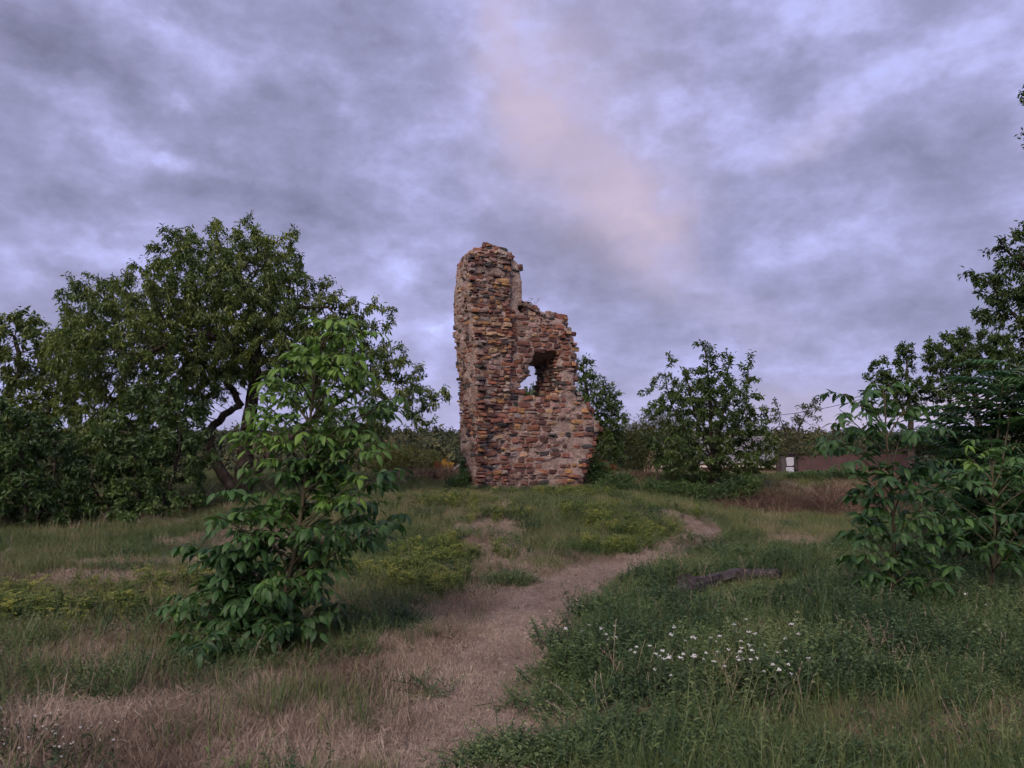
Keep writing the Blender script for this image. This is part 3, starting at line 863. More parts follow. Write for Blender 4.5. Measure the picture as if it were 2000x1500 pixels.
def grow(roots, attr, step, dk, di, iters, r, trop=0.0):
    """roots: list of (polyline, r0, r1). Returns node positions, parents, min radii"""
    pos, par, mr = [], [], []
    for pl, r0, r1 in roots:
        pl = np.asarray(pl, float)
        seg = np.linalg.norm(np.diff(pl, axis=0), axis=1); L = np.concatenate([[0], np.cumsum(seg)])
        n = max(2, int(L[-1] / step) + 1); tt = np.linspace(0, L[-1], n)
        P = np.stack([np.interp(tt, L, pl[:, k]) for k in range(3)], -1)
        if n > 4: P[1:-1] = (P[:-2] + 2 * P[1:-1] + P[2:]) / 4
        P[1:] += r.normal(0, step * 0.09, (n - 1, 3))
        if pos:
            d = np.linalg.norm(np.array(pos) - P[0], axis=1); prev = int(np.argmin(d))
        else: prev = -1
        for i in range(n):
            if i == 0 and prev >= 0 and np.linalg.norm(np.array(pos[prev]) - P[0]) < step * .6: continue
            pos.append(P[i]); par.append(prev); mr.append(r0 + (r1 - r0) * i / (n - 1)); prev = len(pos) - 1
    pos = np.array(pos); par = list(par); mr = list(mr)
    N = len(pos)
    buf = np.zeros((N + 20000, 3)); buf[:N] = pos
    d = np.full(len(attr), 1e9); nn = np.zeros(len(attr), int)
    for s0 in range(0, N, 400):
        D = np.linalg.norm(attr[:, None] - buf[None, s0:min(N, s0 + 400)], axis=2); j = D.argmin(1); m = D[np.arange(len(attr)), j]
        b = m < d; d[b] = m[b]; nn[b] = j[b] + s0
    alive = d > dk
    for it in range(iters):
        act = np.where(alive & (d < di))[0]
        if len(act) == 0: break
        vec = nrm(attr[act] - buf[nn[act]])
        acc = np.zeros((N, 3)); np.add.at(acc, nn[act], vec)
        src = np.unique(nn[act])
        g = nrm(acc[src] + r.normal(0, .25, (len(src), 3)) + np.array([0, 0, trop]))
        new = buf[src] + g * step
        k = len(new)
        if N + k > len(buf): break
        buf[N:N + k] = new; par += list(src); mr += [0.0] * k
        idx = np.where(alive)[0]
        D = np.linalg.norm(attr[idx][:, None] - new[None], axis=2); j = D.argmin(1); m = D[np.arange(len(idx)), j]
        b = m < d[idx]; d[idx[b]] = m[b]; nn[idx[b]] = N + j[b]
        alive &= d > dk
        N += k
    return buf[:N].copy(), np.array(par), np.array(mr)
def radii(par, mr, tip, ex=2.3):
    n = len(par); acc = np.zeros(n); hgt_ = np.zeros(n, int)
    for i in range(n - 1, -1, -1):
        if acc[i] == 0: acc[i] = tip ** ex
        p = par[i]
        if p >= 0:
            acc[p] += acc[i]; hgt_[p] = max(hgt_[p], hgt_[i] + 1)
    return np.maximum(acc ** (1 / ex), mr), hgt_
def branches_mesh(mb, pos, par, rad, rmin=0.0, a=0.5):
    ch = np.where(par >= 0)[0]; ch = ch[rad[ch] >= rmin]
    p = par[ch]
    for lo, hi, k in ((0, .012, 3), (.012, .04, 5), (.04, 9, 9)):
        sel = (rad[ch] >= lo) & (rad[ch] < hi)
        c, q = ch[sel], p[sel]
        if len(c) == 0: continue
        A, B = pos[q], pos[c]
        T = nrm(B - A); gp_ = par[q]
        T0_ = nrm(np.where((gp_ >= 0)[:, None], A - pos[np.maximum(gp_, 0)], T) + T); T0_ = np.where((T0_ * T).sum(1, keepdims=True) < .2, T, T0_)
        r0 = np.minimum(rad[q], rad[c] * 1.35); r1 = rad[c]
        ref = np.array([0.31, 0.87, 0.13])
        an = np.arange(k) * 2 * np.pi / k
        rings = []
        for O, D, rr in ((A, T0_, r0), (B, T, r1)):
            X = nrm(np.cross(D, ref)); Y = np.cross(D, X)
            rings.append(O[:, None] + rr[:, None, None] * (np.cos(an)[None, :, None] * X[:, None] + np.sin(an)[None, :, None] * Y[:, None]))
        V = np.concatenate(rings, 1).reshape(-1, 3)
        j = np.arange(k); f = np.stack([j, (j + 1) % k, k + (j + 1) % k, k + j], -1)
        off = (np.arange(len(c)) * 2 * k)[:, None, None]
        mb.add(V, None, (f[None] + off).reshape(-1, 4), a)
def px_ells(lst, D, depth=0.9):
    out = []
    for e in lst:
        u, v, ru, rv = e[:4]; dd = e[4] if len(e) > 4 else 0.0
        y = D + dd; c = at(u, v, y); m = y / F
        out.append((c, np.array([ru * m, max(ru, rv * .7) * m * depth, rv * m])))
    return out
def make_tree(name, label, cat, D, ells, roots, leafmat, barkmat, seed, dens=3.0, step=.22, dk=.34, di=3.0, iters=60, per=7, L=.12, W=.045,
              droop=.7, tip=.006, group=None, leafy=3, kind='simple', var=(.15, .85), depth=.9, upfrac=0.4, rmin=0.0, spread=1.0, trop=0.05):
    r = np.random.default_rng(seed)
    E = px_ells(ells, D, depth)
    A = ellipsoid_points(E, dens, r)
    A = A[A[:, 2] > hgt(A[:, 0], A[:, 1]) + 0.1]
    R = []
    for pl, r0, r1 in roots:
        pts = []
        for q in pl:
            u, v = q[:2]; dd = q[2] if len(q) > 2 else 0.0
            pts.append(at(u, v, D + dd))
        if not R:
            pts[0] = np.array([pts[0][0], pts[0][1], float(hgt(pts[0][0], pts[0][1])) - 0.05])
        R.append((pts, r0, r1))
    base = np.array(R[0][0][0])
    pos, par, mr = grow(R, A, step, dk, di, iters, r, trop)
    rad, hh = radii(par, mr, tip)
    root = empty(name, base, label, cat, group)
    mb = MB(); branches_mesh(mb, pos, par, rad, rmin)
    link('trunk', mb.mesh('trunk', barkmat, True, base), root)
    lf = np.where((hh <= leafy) & (par >= 0) & (rad < .05))[0]
    idx = np.repeat(lf, per); n = len(idx)
    t_ = r.random(n)
    P = pos[par[idx]] * (1 - t_)[:, None] + pos[idx] * t_[:, None]
    bd = nrm(pos[idx] - pos[par[idx]])
    dirs = nrm(bd * .5 + r.normal(0, .6 * spread, (n, 3)) + np.array([0, 0, -droop]))
    nh = nrm(r.normal(0, .55, (n, 3)) + np.array([0, -.25, .8]))
    P = P + r.normal(0, step * .27, (n, 3))
    Ls = L * r.uniform(.65, 1.2, n)
    cl = np.repeat(r.random(len(lf)), per)
    va = var[0] + (var[1] - var[0]) * np.clip(.55 * cl + .45 * r.random(n), 0, 1)
    mb = MB(); bake_leaves(mb, P, dirs, nh, Ls, Ls * (W / L) * r.uniform(.85, 1.2, n), va, kind)
    o = link('crown', mb.mesh('crown', leafmat, False, base), root)
    tag(o, kind='stuff')
    print(name, 'nodes', len(pos), 'leaves', n)
    return root

make_tree('cherry_tree', 'big spreading old cherry tree with drooping leaves, left of the ruin', 'tree', 20.0,
          [(470, 510, 130, 75), (350, 490, 60, 45), (550, 490, 40, 45), (440, 580, 200, 90), (230, 600, 110, 70), (180, 570, 50, 40), (300, 690, 200, 110, -.6), (180, 690, 80, 110), (490, 660, 200, 100), (640, 630, 90, 75),
           (700, 700, 90, 90), (770, 750, 70, 70), (820, 790, 45, 45), (280, 810, 120, 80, -.6), (600, 740, 90, 60), (220, 880, 90, 60, -.4), (380, 760, 60, 40, -.5), (330, 790, 90, 45, -.5), (170, 790, 70, 50), (180, 850, 60, 40), (490, 435, 20, 34), (250, 520, 12, 25), (565, 455, 28, 25), (715, 600, 30, 35),
           (765, 620, 16, 34), (850, 765, 42, 16), (340, 455, 45, 25), (420, 440, 30, 25), (300, 480, 22, 30), (140, 550, 22, 30), (640, 560, 40, 30), (830, 825, 30, 25), (690, 830, 90, 40)],
          [([(470, 985), (476, 920), (482, 850), (494, 770), (502, 700), (500, 630), (480, 560)], .25, .06),
           ([(462, 965), (430, 915), (406, 870), (412, 835), (440, 806), (470, 790)], .16, .08),
           ([(478, 960), (510, 905), (560, 860), (640, 800, .4), (720, 750, .4)], .13, .05),
           ([(498, 705), (450, 672, -.5), (385, 648, -.9), (340, 664, -1.2), (290, 690, -1.5)], .13, .05),
           ([(470, 790), (440, 740, .4), (380, 700, .6), (300, 640, .8)], .09, .04),
           ([(500, 650), (560, 600), (640, 600)], .09, .04)],
          M_CHERRY, M_BARK, 11, dens=55.0, step=.17, dk=.19, per=21, L=.132, W=.044, droop=.85, tip=.0055, leafy=3, var=(.0, 1.1))
make_tree('walnut_tree', 'pale green broad-leaved tree at the left edge, lower than the cherry', 'tree', 23.0,
          [(40, 690, 120, 85), (-120, 740, 140, 130), (120, 720, 70, 80), (20, 640, 70, 35), (60, 790, 110, 50), (120, 790, 60, 50), (-20, 860, 120, 60), (120, 660, 30, 25)],
          [([(20, 1000), (30, 900), (10, 800), (40, 720), (30, 660)], .22, .05), ([(28, 880), (90, 810), (120, 740)], .10, .04), ([(20, 850), (-60, 780), (-130, 740)], .12, .04)],
          M_CHERRY, M_BARK, 12, dens=26.0, step=.22, dk=.26, per=26, L=.155, W=.07, droop=.35, leafy=3, var=(.35, 1.0))
make_tree('dark_shrub', 'dark broad-leaved shrub mass under the left side of the cherry', 'shrub', 17.4,
          [(330, 880, 90, 80), (240, 910, 80, 80), (285, 790, 55, 45), (210, 840, 50, 50), (365, 815, 45, 50), (330, 760, 30, 30), (180, 960, 70, 60), (380, 960, 36, 50), (290, 990, 120, 40), (150, 900, 40, 40)],
          [([(280, 1045), (270, 970), (260, 880)], .05, .02), ([(285, 1040), (330, 960), (350, 880)], .045, .02), ([(270, 1040), (200, 980), (170, 930)], .045, .02)],
          M_SHRUB, M_BARK, 13, dens=90, step=.15, dk=.17, per=17, L=.135, W=.062, droop=.3, leafy=3, var=(.2, 1.1))
make_tree('dark_shrub', 'dark rounded shrub at the left edge of the photo, under the pale green tree', 'shrub', 16.8,
          [(60, 940, 100, 90), (-60, 930, 110, 120), (125, 870, 40, 36), (70, 825, 50, 40), (0, 810, 50, 45), (110, 1000, 60, 40), (30, 880, 60, 50)],
          [([(50, 1050), (50, 970), (40, 880)], .05, .02), ([(55, 1045), (100, 960), (110, 890)], .045, .02), ([(45, 1045), (-30, 980), (-60, 920)], .045, .02)],
          M_SHRUB, M_BARK, 14, dens=90, step=.15, dk=.17, per=17, L=.135, W=.062, droop=.35, leafy=3, var=(.1, .95))
make_tree('leafy_tree', 'dense dark green tree rising right behind the ruin', 'tree', 31.0,
          [(1160, 800, 55, 80), (1145, 730, 25, 40), (1190, 840, 40, 60), (1140, 860, 60, 60), (1130, 705, 10, 20), (1195, 775, 22, 20), (1205, 880, 22, 40), (1060, 800, 60, 60)],
          [([(1150, 930), (1150, 850), (1145, 760), (1138, 710)], .18, .03), ([(1150, 880), (1190, 820)], .08, .03)],
          M_CHERRY, M_BARK, 15, dens=60, step=.2, dk=.21, per=15, L=.17, W=.075, droop=.3, leafy=3, var=(.05, .6))
make_tree('young_cherry_tree', 'slender open-crowned young tree standing alone right of the ruin', 'tree', 24.0,
          [(1380, 800, 95, 90), (1350, 880, 90, 60), (1440, 860, 80, 70), (1395, 710, 35, 45), (1365, 670, 16, 22), (1420, 700, 18, 30), (1300, 745, 30, 35), (1290, 800, 40, 30), (1460, 745, 30, 40), (1480, 800, 25, 30), (1280, 860, 40, 30),
           (1480, 900, 50, 22), (1310, 700, 16, 22), (1465, 700, 14, 22), (1260, 770, 16, 12), (1330, 910, 60, 30), (1430, 920, 60, 22)],
          [([(1392, 958), (1392, 900), (1388, 820), (1384, 740), (1376, 670)], .10, .015), ([(1392, 930), (1425, 870), (1455, 800), (1462, 720)], .055, .012),
           ([(1391, 920), (1350, 860), (1310, 790), (1298, 730)], .055, .012), ([(1391, 900), (1415, 800), (1425, 700)], .045, .012), ([(1391, 905), (1355, 800), (1340, 730)], .04, .012)],
          M_CHERRY, M_BARK, 16, dens=62, step=.14, dk=.16, per=15, L=.14, W=.055, droop=.3, leafy=3, var=(.0, .6), trop=.15, tip=.0045)
make_tree('sparse_tree', 'small thin see-through tree in front of the brown shed', 'tree', 31.0,
          [(1515, 820, 28, 35), (1575, 810, 35, 30), (1540, 860, 50, 25), (1590, 785, 18, 16), (1520, 785, 14, 16), (1600, 850, 22, 14), (1560, 880, 60, 16)],
          [([(1556, 935), (1555, 880), (1562, 830), (1590, 785)], .06, .012), ([(1555, 890), (1530, 840), (1518, 790)], .035, .012)],
          M_OLIVE, M_BARK, 17, dens=50, step=.16, dk=.2, per=10, L=.14, W=.05, droop=.2, leafy=3, var=(.0, .5), trop=.1)
make_tree('distant_tree', 'dark roundish tree with bare lower limbs against the sky, nearer the right edge', 'tree', 37.0,
          [(1870, 700, 70, 50), (1930, 700, 55, 50), (1860, 760, 50, 35), (1840, 660, 25, 20), (1890, 655, 40, 18), (1960, 740, 40, 40), (1830, 720, 25, 30), (1850, 810, 30, 14)],
          [([(1915, 930), (1915, 850), (1905, 780), (1890, 720), (1880, 670)], .26, .04), ([(1910, 800), (1950, 740), (1975, 700)], .12, .03), ([(1907, 810), (1860, 760), (1835, 720)], .11, .03)],
          M_CHERRY, M_BARK, 18, dens=34, step=.22, dk=.25, per=24, L=.19, W=.085, droop=.2, leafy=2, var=(.0, .5))
make_tree('distant_tree', 'dark loose-topped tree rising behind the right sapling', 'tree', 38.0,
          [(1770, 700, 28, 40), (1725, 725, 35, 28), (1760, 760, 50, 35), (1700, 735, 14, 18), (1800, 770, 30, 35), (1775, 670, 10, 16), (1745, 800, 50, 18)],
          [([(1778, 930), (1780, 850), (1775, 780), (1770, 690)], .22, .03), ([(1777, 820), (1740, 760), (1718, 730)], .09, .03)],
          M_CHERRY, M_BARK, 19, dens=34, step=.22, dk=.25, per=24, L=.19, W=.085, droop=.2, leafy=2, var=(.0, .4))
make_tree('tall_tree', 'tall dark tree reaching in from the right edge of the photo', 'tree', 15.5,
          [(1950, 600, 55, 70), (2010, 560, 70, 110), (1930, 545, 40, 30), (1960, 480, 35, 30), (1975, 690, 35, 70), (2070, 650, 90, 150), (2130, 450, 90, 150), (2110, 330, 70, 60), (1995, 185, 9, 20),
           (1998, 270, 10, 12), (2004, 315, 9, 14), (2110, 250, 80, 110), (1895, 530, 24, 10), (2120, 780, 90, 120), (1990, 450, 30, 30)],
          [([(2130, 1080), (2120, 900), (2100, 750), (2080, 600), (2075, 450), (2080, 260)], .24, .05), ([(2095, 720), (2010, 640), (1950, 590)], .09, .02), ([(2080, 600), (2000, 520), (1955, 480)], .07, .02),
           ([(2078, 420), (2035, 330), (2000, 260)], .04, .012), ([(2079, 330), (2030, 230), (1995, 190)], .04, .01)],
          M_CHERRY, M_BARK, 20, dens=90, step=.15, dk=.16, per=20, L=.12, W=.046, droop=.4, leafy=3, var=(.0, .35))

# ------------------------------------------------------------------ low bushes
def make_bush(name, label, D, ells, mat, seed, L=.09, W=.045, n=2500, group=None, cat='bush', var=(.1, .9), droop=.1, stems=7, bark=None, narrow=False):
    """twigs fanning up from the ground, leaves along their outer halves"""
    r = np.random.default_rng(seed)
    E = px_ells(ells, D, 0.9)
    c0 = np.mean([e[0] for e in E], axis=0)
    base = np.array([c0[0], c0[1], float(hgt(c0[0], c0[1]))])
    root = empty(name, base, label, cat, group)
    pts = []
    for c, rad in E:
        m = max(20, int(n * rad[0] * rad[2] / sum(e[1][0] * e[1][2] for e in E)))
        p = nrm(r.normal(size=(m, 3))) * (r.random((m, 1)) ** .42) * (1 + .28 * (r.random((m, 1)) - .5))
        pts.append(c + p * rad)
    P = np.concatenate(pts)
    keep = (P[:, 2] > hgt(P[:, 0], P[:, 1]) + .02) & (fbm(P[:, 0] * 2.6, P[:, 1] * 2.6, P[:, 2] * 3.2, seed, 2) > .38)
    P = P[keep]
    mb = MB()
    for k in range(stems * len(E)):
        c, rad = E[k % len(E)]
        e = c + rad * np.clip(r.normal(0, .5, 3), -.9, .9); b = np.array([c[0] + r.normal(0, .3) * rad[0] * .6, c[1] + r.normal(0, .2) * rad[1], 0]); b[2] = float(hgt(b[0], b[1])) - .03
        m = (b + e) / 2 + r.normal(0, .06, 3)
        mb.tube([b, m, e], [.013, .009, .004], 4)
    link('stems', mb.mesh('stems', bark or M_BARK, True, base), root)
    out = nrm(P - c0 + np.array([0, 0, .3]))
    dirs = nrm(out * .5 + r.normal(0, .6, P.shape) + np.array([0, 0, -droop]))
    nh = nrm(r.normal(0, .5, P.shape) + np.array([0, -.25, .8]))
    Ls = L * r.uniform(.6, 1.25, len(P))
    va = var[0] + (var[1] - var[0]) * np.clip(.6 * fbm(P[:, 0] * 2, P[:, 1] * 2, P[:, 2] * 2, seed + 3, 2) + .4 * r.random(len(P)), 0, 1)
    mb = MB(); bake_leaves(mb, P, dirs, nh, Ls, Ls * W / L, va)
    tag(link('foliage', mb.mesh('foliage', mat, False, base), root), kind='stuff')
    return root
B = 'brambles along the bank right of the ruin'
make_bush('bramble_bush', 'low dark bramble just right of the foot of the ruin', 22.4, [(1185, 965, 34, 30), (1215, 950, 30, 26)], M_SHRUB, 31, n=2600, L=.10)
make_bush('bramble_bush', 'dark bramble on the bank left of the young tree', 22.6, [(1280, 965, 45, 30), (1240, 975, 40, 22)], M_SHRUB, 32, n=3000, L=.10)
make_bush('bramble_bush', 'dark bramble right under the young tree', 22.4, [(1370, 970, 50, 28), (1330, 965, 30, 26)], M_SHRUB, 33, n=3200, L=.10)
make_bush('bramble_bush', 'dark bramble between the young tree and the heap of dead plants', 22.6, [(1430, 965, 40, 30), (1460, 945, 30, 20), (1400, 980, 30, 18)], M_SHRUB, 34, n=3200, L=.10)
make_bush('bramble_bush', 'rusty-topped dark bush against the right foot of the ruin', 23.6, [(1170, 925, 26, 24)], M_SHRUB, 35, n=1500, L=.10)
make_bush('dry_bush', 'rusty orange dry growth crowning the dark bush by the ruin', 24.2, [(1168, 906, 22, 12), (1192, 915, 14, 10)], M_RUST, 36, n=700, L=.10, W=.03)
make_bush('olive_bush', 'tall olive green willow-like bush between the ruin and the young tree', 33.0, [(1240, 860, 50, 34), (1275, 830, 40, 30), (1250, 895, 50, 26), (1215, 880, 20, 26)], M_OLIVE, 37, n=5200, L=.15, W=.05)
make_bush('olive_bush', 'olive green bush behind the left side of the young tree', 34.5, [(1320, 850, 30, 40), (1330, 890, 40, 30), (1300, 810, 16, 22)], M_OLIVE, 38, n=2600, L=.15, W=.05, var=(0, .6))
make_bush('olive_bush', 'olive green bush left of the ruin, beside the sapling', 31.0, [(770, 895, 34, 30), (800, 900, 40, 26), (745, 910, 30, 28)], M_OLIVE, 39, n=4200, L=.13, W=.045)
make_bush('olive_bush', 'grey green bush left of the golden bush', 34.0, [(835, 898, 28, 24), (815, 880, 20, 16)], M_OLIVE, 40, n=2400, L=.14, W=.045, var=(0, .6))
make_bush('golden_bush', 'small golden yellow bush left of the ruin', 33.0, [(873, 909, 12, 14), (868, 915, 9, 10)], M_YELLOW, 41, n=1100, L=.13, W=.045)
make_bush('dry_bush', 'brown dried upright plant beside the golden bush', 32.0, [(856, 916, 7, 15)], M_RUST, 42, n=500, L=.14, W=.03, droop=-.5)
make_bush('dark_bush', 'low dark purple bush below the olive bush left of the ruin', 28.5, [(790, 925, 30, 10), (765, 930, 20, 10)], M_PURPLE, 43, n=1400, L=.09)
make_bush('green_bush', 'low green bush on the slope under the dark purple bush', 25.0, [(800, 945, 36, 15), (770, 955, 30, 15)], M_SHRUB, 44, n=2000, L=.09, var=(.3, 1))
make_bush('nettle_clump', 'dark nettle clump at the left foot of the ruin', 21.9, [(890, 948, 22, 18), (908, 940, 10, 24)], M_SHRUB, 45, n=1700, L=.09, cat='weeds', var=(.1, .8))
make_bush('creeping_plant', 'dark creeper at the left corner of the ruin, by its foot', 22.6, [(905, 920, 7, 24)], M_SHRUB, 46, n=420, L=.09, cat='creeper', var=(0, .5))
make_bush('rounded_bush', 'rounded olive bush under the sunset gap at the right', 42.0, [(1815, 865, 40, 26), (1850, 875, 30, 24), (1780, 885, 24, 16)], M_OLIVE, 47, n=4200, L=.2, W=.09, var=(0, .7))
make_bush('dark_shrub', 'dark blue-green shrub left of the feathery fronds', 19.0, [(1880, 905, 50, 36), (1930, 930, 40, 30)], M_SHRUB, 48, n=3400, L=.12, var=(0, .6), cat='shrub')
make_bush('dark_shrub', 'dark undergrowth below the feathery fronds at the right edge', 10.6, [(1930, 1020, 80, 50), (1990, 1000, 60, 70), (1860, 1040, 50, 35)], M_SHRUB, 49, n=5200, L=.09, var=(0, .6), cat='shrub')
make_bush('green_bush', 'low leafy bush at the right end of the bank, by the sapling', 25.5, [(1600, 928, 45, 9), (1560, 930, 30, 7), (1650, 924, 40, 10)], M_SHRUB, 50, n=2600, L=.09, var=(.2, 1))
make_bush('green_bush', 'leafy green bush right of the footpath where it bends', 13.3, [(1440, 1080, 30, 16), (1415, 1090, 20, 10)], M_SHRUB, 51, n=1600, L=.06, var=(.4, 1.0))
make_bush('hedge_bottom', 'rough dry undergrowth at the foot of the cherry', 18.2, [(360, 1010, 60, 24), (440, 1000, 40, 24)], M_RUST, 52, n=900, L=.09, W=.02, cat='undergrowth', var=(0, .5))

# ------------------------------------------------------------------ saplings with compound leaves
def leaflet_meshes(mat, n, wl, r):
    """a few leaflet shapes, length 1, shared by all leaflets; 3 shapes x 4 shades"""
    out = []
    for sh in range(3):
        curl = (-.22, -.40, -.58)[sh]; fold = (.05, .08, .11)[sh]
        ts = np.array([0, .2, .45, .72, .92]); ws = np.array([0, .38, .50, .36, .12]) * wl * (1, .92, 1.06)[sh]
        V = [[0, 0, 0]]
        for t_, w_ in zip(ts[1:], ws[1:]):
            z_ = .06 * math.sin(t_ * 3) + curl * t_ ** 2
            V += [[-w_, t_, z_ - fold * (w_ / wl) * 1.0 + .0], [0, t_ + .01, z_ + .02], [w_, t_, z_ - fold * (w_ / wl)]]
        V.append([0, 1.0, curl]); V = np.array(V); m = len(ts) - 1
        f3 = [[0, 2, 1], [0, 3, 2]]; f4 = []
        for q in range(m - 1):
            a = 1 + 3 * q; f4 += [[a, a + 1, a + 4, a + 3], [a + 1, a + 2, a + 5, a + 4]]
        a = 1 + 3 * (m - 1); f3 += [[a, a + 1, len(V) - 1], [a + 1, a + 2, len(V) - 1]]
        for v in np.linspace(.08, .95, 6):
            out.append((raw_mesh('leaflet', V, [np.array(f3), np.array(f4)], mat, {'var': np.full(len(V), v)}, True), V, np.array(f3), np.array(f4), v))
    return out
def make_sapling(name, label, base_px, D, tips, top_px, seed, leaflet=.15, wl=.52, pairs=3, rach=.34, nleaf=3, dspread=.55, young_v=800, parts=300, mat=None, lowdark=True, kind='sapling'):
    r = np.random.default_rng(seed)
    b = at(*base_px, D); b[2] = float(hgt(b[0], b[1])) - .02
    root = empty(name, b, label, kind)
    top = at(*top_px, D)
    stem = np.array([b + (top - b) * t_ + np.array([.06 * math.sin(t_ * 5), .05 * math.sin(t_ * 4 + 1), 0]) for t_ in np.linspace(0, 1, 12)])
    tw_ = MB(); tw_.tube(stem, np.linspace(.026, .006, 12), 7)
    meshes = leaflet_meshes(mat or M_WALNUT, 4, wl, r)
    PP, DD, NN, LL, VV = [], [], [], [], []
    for (u, v) in tips:
        e = at(u, v, D + r.normal(0, dspread * .6)); hz = e[2] - b[2]; H = top[2] - b[2]
        t0 = np.clip((hz - .25 - .35 * abs(e[0] - stem[int(np.clip(hz / H * 11, 0, 11))][0])) / H, .03, .93)
        s0 = np.array([np.interp(t0, np.linspace(0, 1, 12), stem[:, k]) for k in range(3)])
        mid = (s0 + e) / 2 + np.array([0, 0, .05 - .04 * np.linalg.norm(e - s0)])
        tt = np.linspace(0, 1, 7)[:, None]
        br = (1 - tt) ** 2 * s0 + 2 * tt * (1 - tt) * mid + tt ** 2 * e
        tw_.tube(br, np.linspace(.010, .0035, 7), 4)
        axis = nrm(br[-1] - br[-3]); young = np.clip((young_v - v) / 250 + r.normal(0, .25), 0, 1)
        for q in range(nleaf + int(r.integers(0, 2))):
            fq = r.random() * 4.2; iq = 6 - int(fq); p = br[iq] + (br[iq - 1] - br[iq]) * (fq % 1)
            az = r.uniform(0, 2 * np.pi); hv = np.array([math.cos(az), math.sin(az), 0])
            d0 = nrm(axis * .55 + hv * .85 + np.array([0, 0, .35])); Lr = rach * r.uniform(.7, 1.2)
            tt = np.linspace(0, 1, 6)[:, None]
            ra = p + d0 * Lr * tt + np.array([0, 0, -1]) * (.42 * Lr) * tt ** 2
            tw_.tube(ra, np.linspace(.003, .0014, 6), 3)
            k = pairs + int(r.integers(0, 2))
            for i in range(k):
                f = .25 + .70 * i / (k - .4); pos = p + d0 * Lr * f + np.array([0, 0, -.42 * Lr * f * f]); td = nrm(d0 + np.array([0, 0, -.84 * f]))
                sd = nrm(np.cross(td, [0, 0, 1.0]))
                for sg in (-1, 1):
                    dd = nrm(sd * sg * .8 + td * .45 + np.array([0, 0, -.40 + r.normal(0, .4)]) + r.normal(0, .2, 3))
                    PP.append(pos); DD.append(dd); NN.append(nrm(np.array([0, 0, 1.0]) + r.normal(0, .42, 3))); LL.append(leaflet * r.uniform(.55, 1.25) * (.8 + .3 * math.sin(f * 3)) * (1 - .2 * young)); VV.append(np.clip(.2 + .8 * young * r.uniform(.45, 1.05) if young > .25 else r.uniform(0, .62), 0, 1))
            pos = p + d0 * Lr + np.array([0, 0, -.42 * Lr]); PP.append(pos); DD.append(nrm(d0 + np.array([0, 0, -.9]) + r.normal(0, .15, 3))); NN.append(nrm(np.array([0, 0, 1.0]) + r.normal(0, .2, 3))); LL.append(leaflet * 1.1); VV.append(.2 + .7 * young)
    PP, DD, NN, LL, VV = map(np.array, (PP, DD, NN, LL, VV))
    ok = PP[:, 2] > hgt(PP[:, 0], PP[:, 1]) + .03
    PP, DD, NN, LL, VV = PP[ok], DD[ok], NN[ok], LL[ok], VV[ok]
    link('stem', tw_.mesh('stem', M_STEM, True, b), root)
    R = frames(DD, NN)
    flip = R[:, 2, 2] < 0
    order = np.argsort(PP[:, 1] - .8 * LL)
    pick = lambda i: meshes[int(r.integers(0, 3)) * 6 + int(np.clip(VV[i] * 5.99, 0, 5))]
    for i in order[:parts]:
        o = link('leaflet', pick(i)[0], root)
        M = np.eye(4); M[:3, :3] = R[i] * LL[i]; M[:3, 3] = PP[i] - b
        o.matrix_local = Matrix(M.tolist())
    mb = MB()
    for i in order[parts:]:
        _, V, f3, f4, va = pick(i)
        mb.add((V * LL[i]) @ R[i].T + PP[i], f3, f4, va)
    if mb.n: tag(link('foliage', mb.mesh('foliage', mat or M_WALNUT, True, b), root), kind='stuff')
    print(name, 'leaflets', len(PP))
    return root
make_sapling('walnut_sapling', 'bushy young walnut with big bright leaflets, alone in the grass left of the path', (520, 1272), 6.7,
             [(640, 640), (690, 650), (600, 690), (560, 710), (650, 690), (710, 700), (500, 775), (475, 800), (540, 745), (590, 770), (640, 765), (690, 735), (745, 790), (770, 775), (705, 810), (650, 830), (600, 840), (530, 830), (490, 850), (740, 855), (680, 860),
              (505, 930), (560, 905), (600, 915), (650, 910), (715, 925), (745, 930), (465, 960), (430, 1010), (485, 1000), (540, 970), (600, 985), (660, 965), (705, 985), (390, 1070), (430, 1075), (470, 1070), (525, 1050), (560, 1090), (620, 1060), (670, 1070), (640, 1120),
              (770, 1010), (745, 1025), (360, 1185), (380, 1150), (420, 1140), (400, 1205), (460, 1160), (505, 1140), (560, 1165), (600, 1150), (635, 1190), (430, 1235), (480, 1225), (540, 1220), (400, 1255), (370, 1240), (520, 1110), (450, 1110), (580, 1220), (440, 1190), (490, 1190), (350, 1215), (380, 1270), (430, 1265), (480, 1265), (540, 1260), (590, 1250), (400, 1170), (520, 1190), (360, 1160), (700, 1010), (640, 1030), (720, 830), (640, 700), (670, 620)],
             (650, 640), 61, leaflet=.10, rach=.29, pairs=4, nleaf=9, young_v=1040, wl=.46)
make_sapling('walnut_sapling', 'dark young walnut at the right, in tall weeds, with leaflets against the sky', (1740, 1190), 8.0,
             [(1640, 800), (1650, 770), (1690, 770), (1725, 760), (1775, 790), (1640, 855), (1680, 870), (1720, 830), (1760, 850), (1795, 830), (1625, 855), (1690, 900), (1745, 905), (1795, 895), (1665, 945), (1700, 955), (1760, 960), (1825, 960), (1655, 1015), (1680, 1030),
              (1720, 1015), (1780, 1015), (1840, 1015), (1675, 1075), (1720, 1085), (1780, 1085), (1850, 1065), (1700, 1130), (1760, 1130), (1820, 1120), (1880, 1100), (1860, 990)],
             (1735, 770), 62, leaflet=.112, rach=.34, pairs=4, nleaf=4, young_v=850, wl=.44)
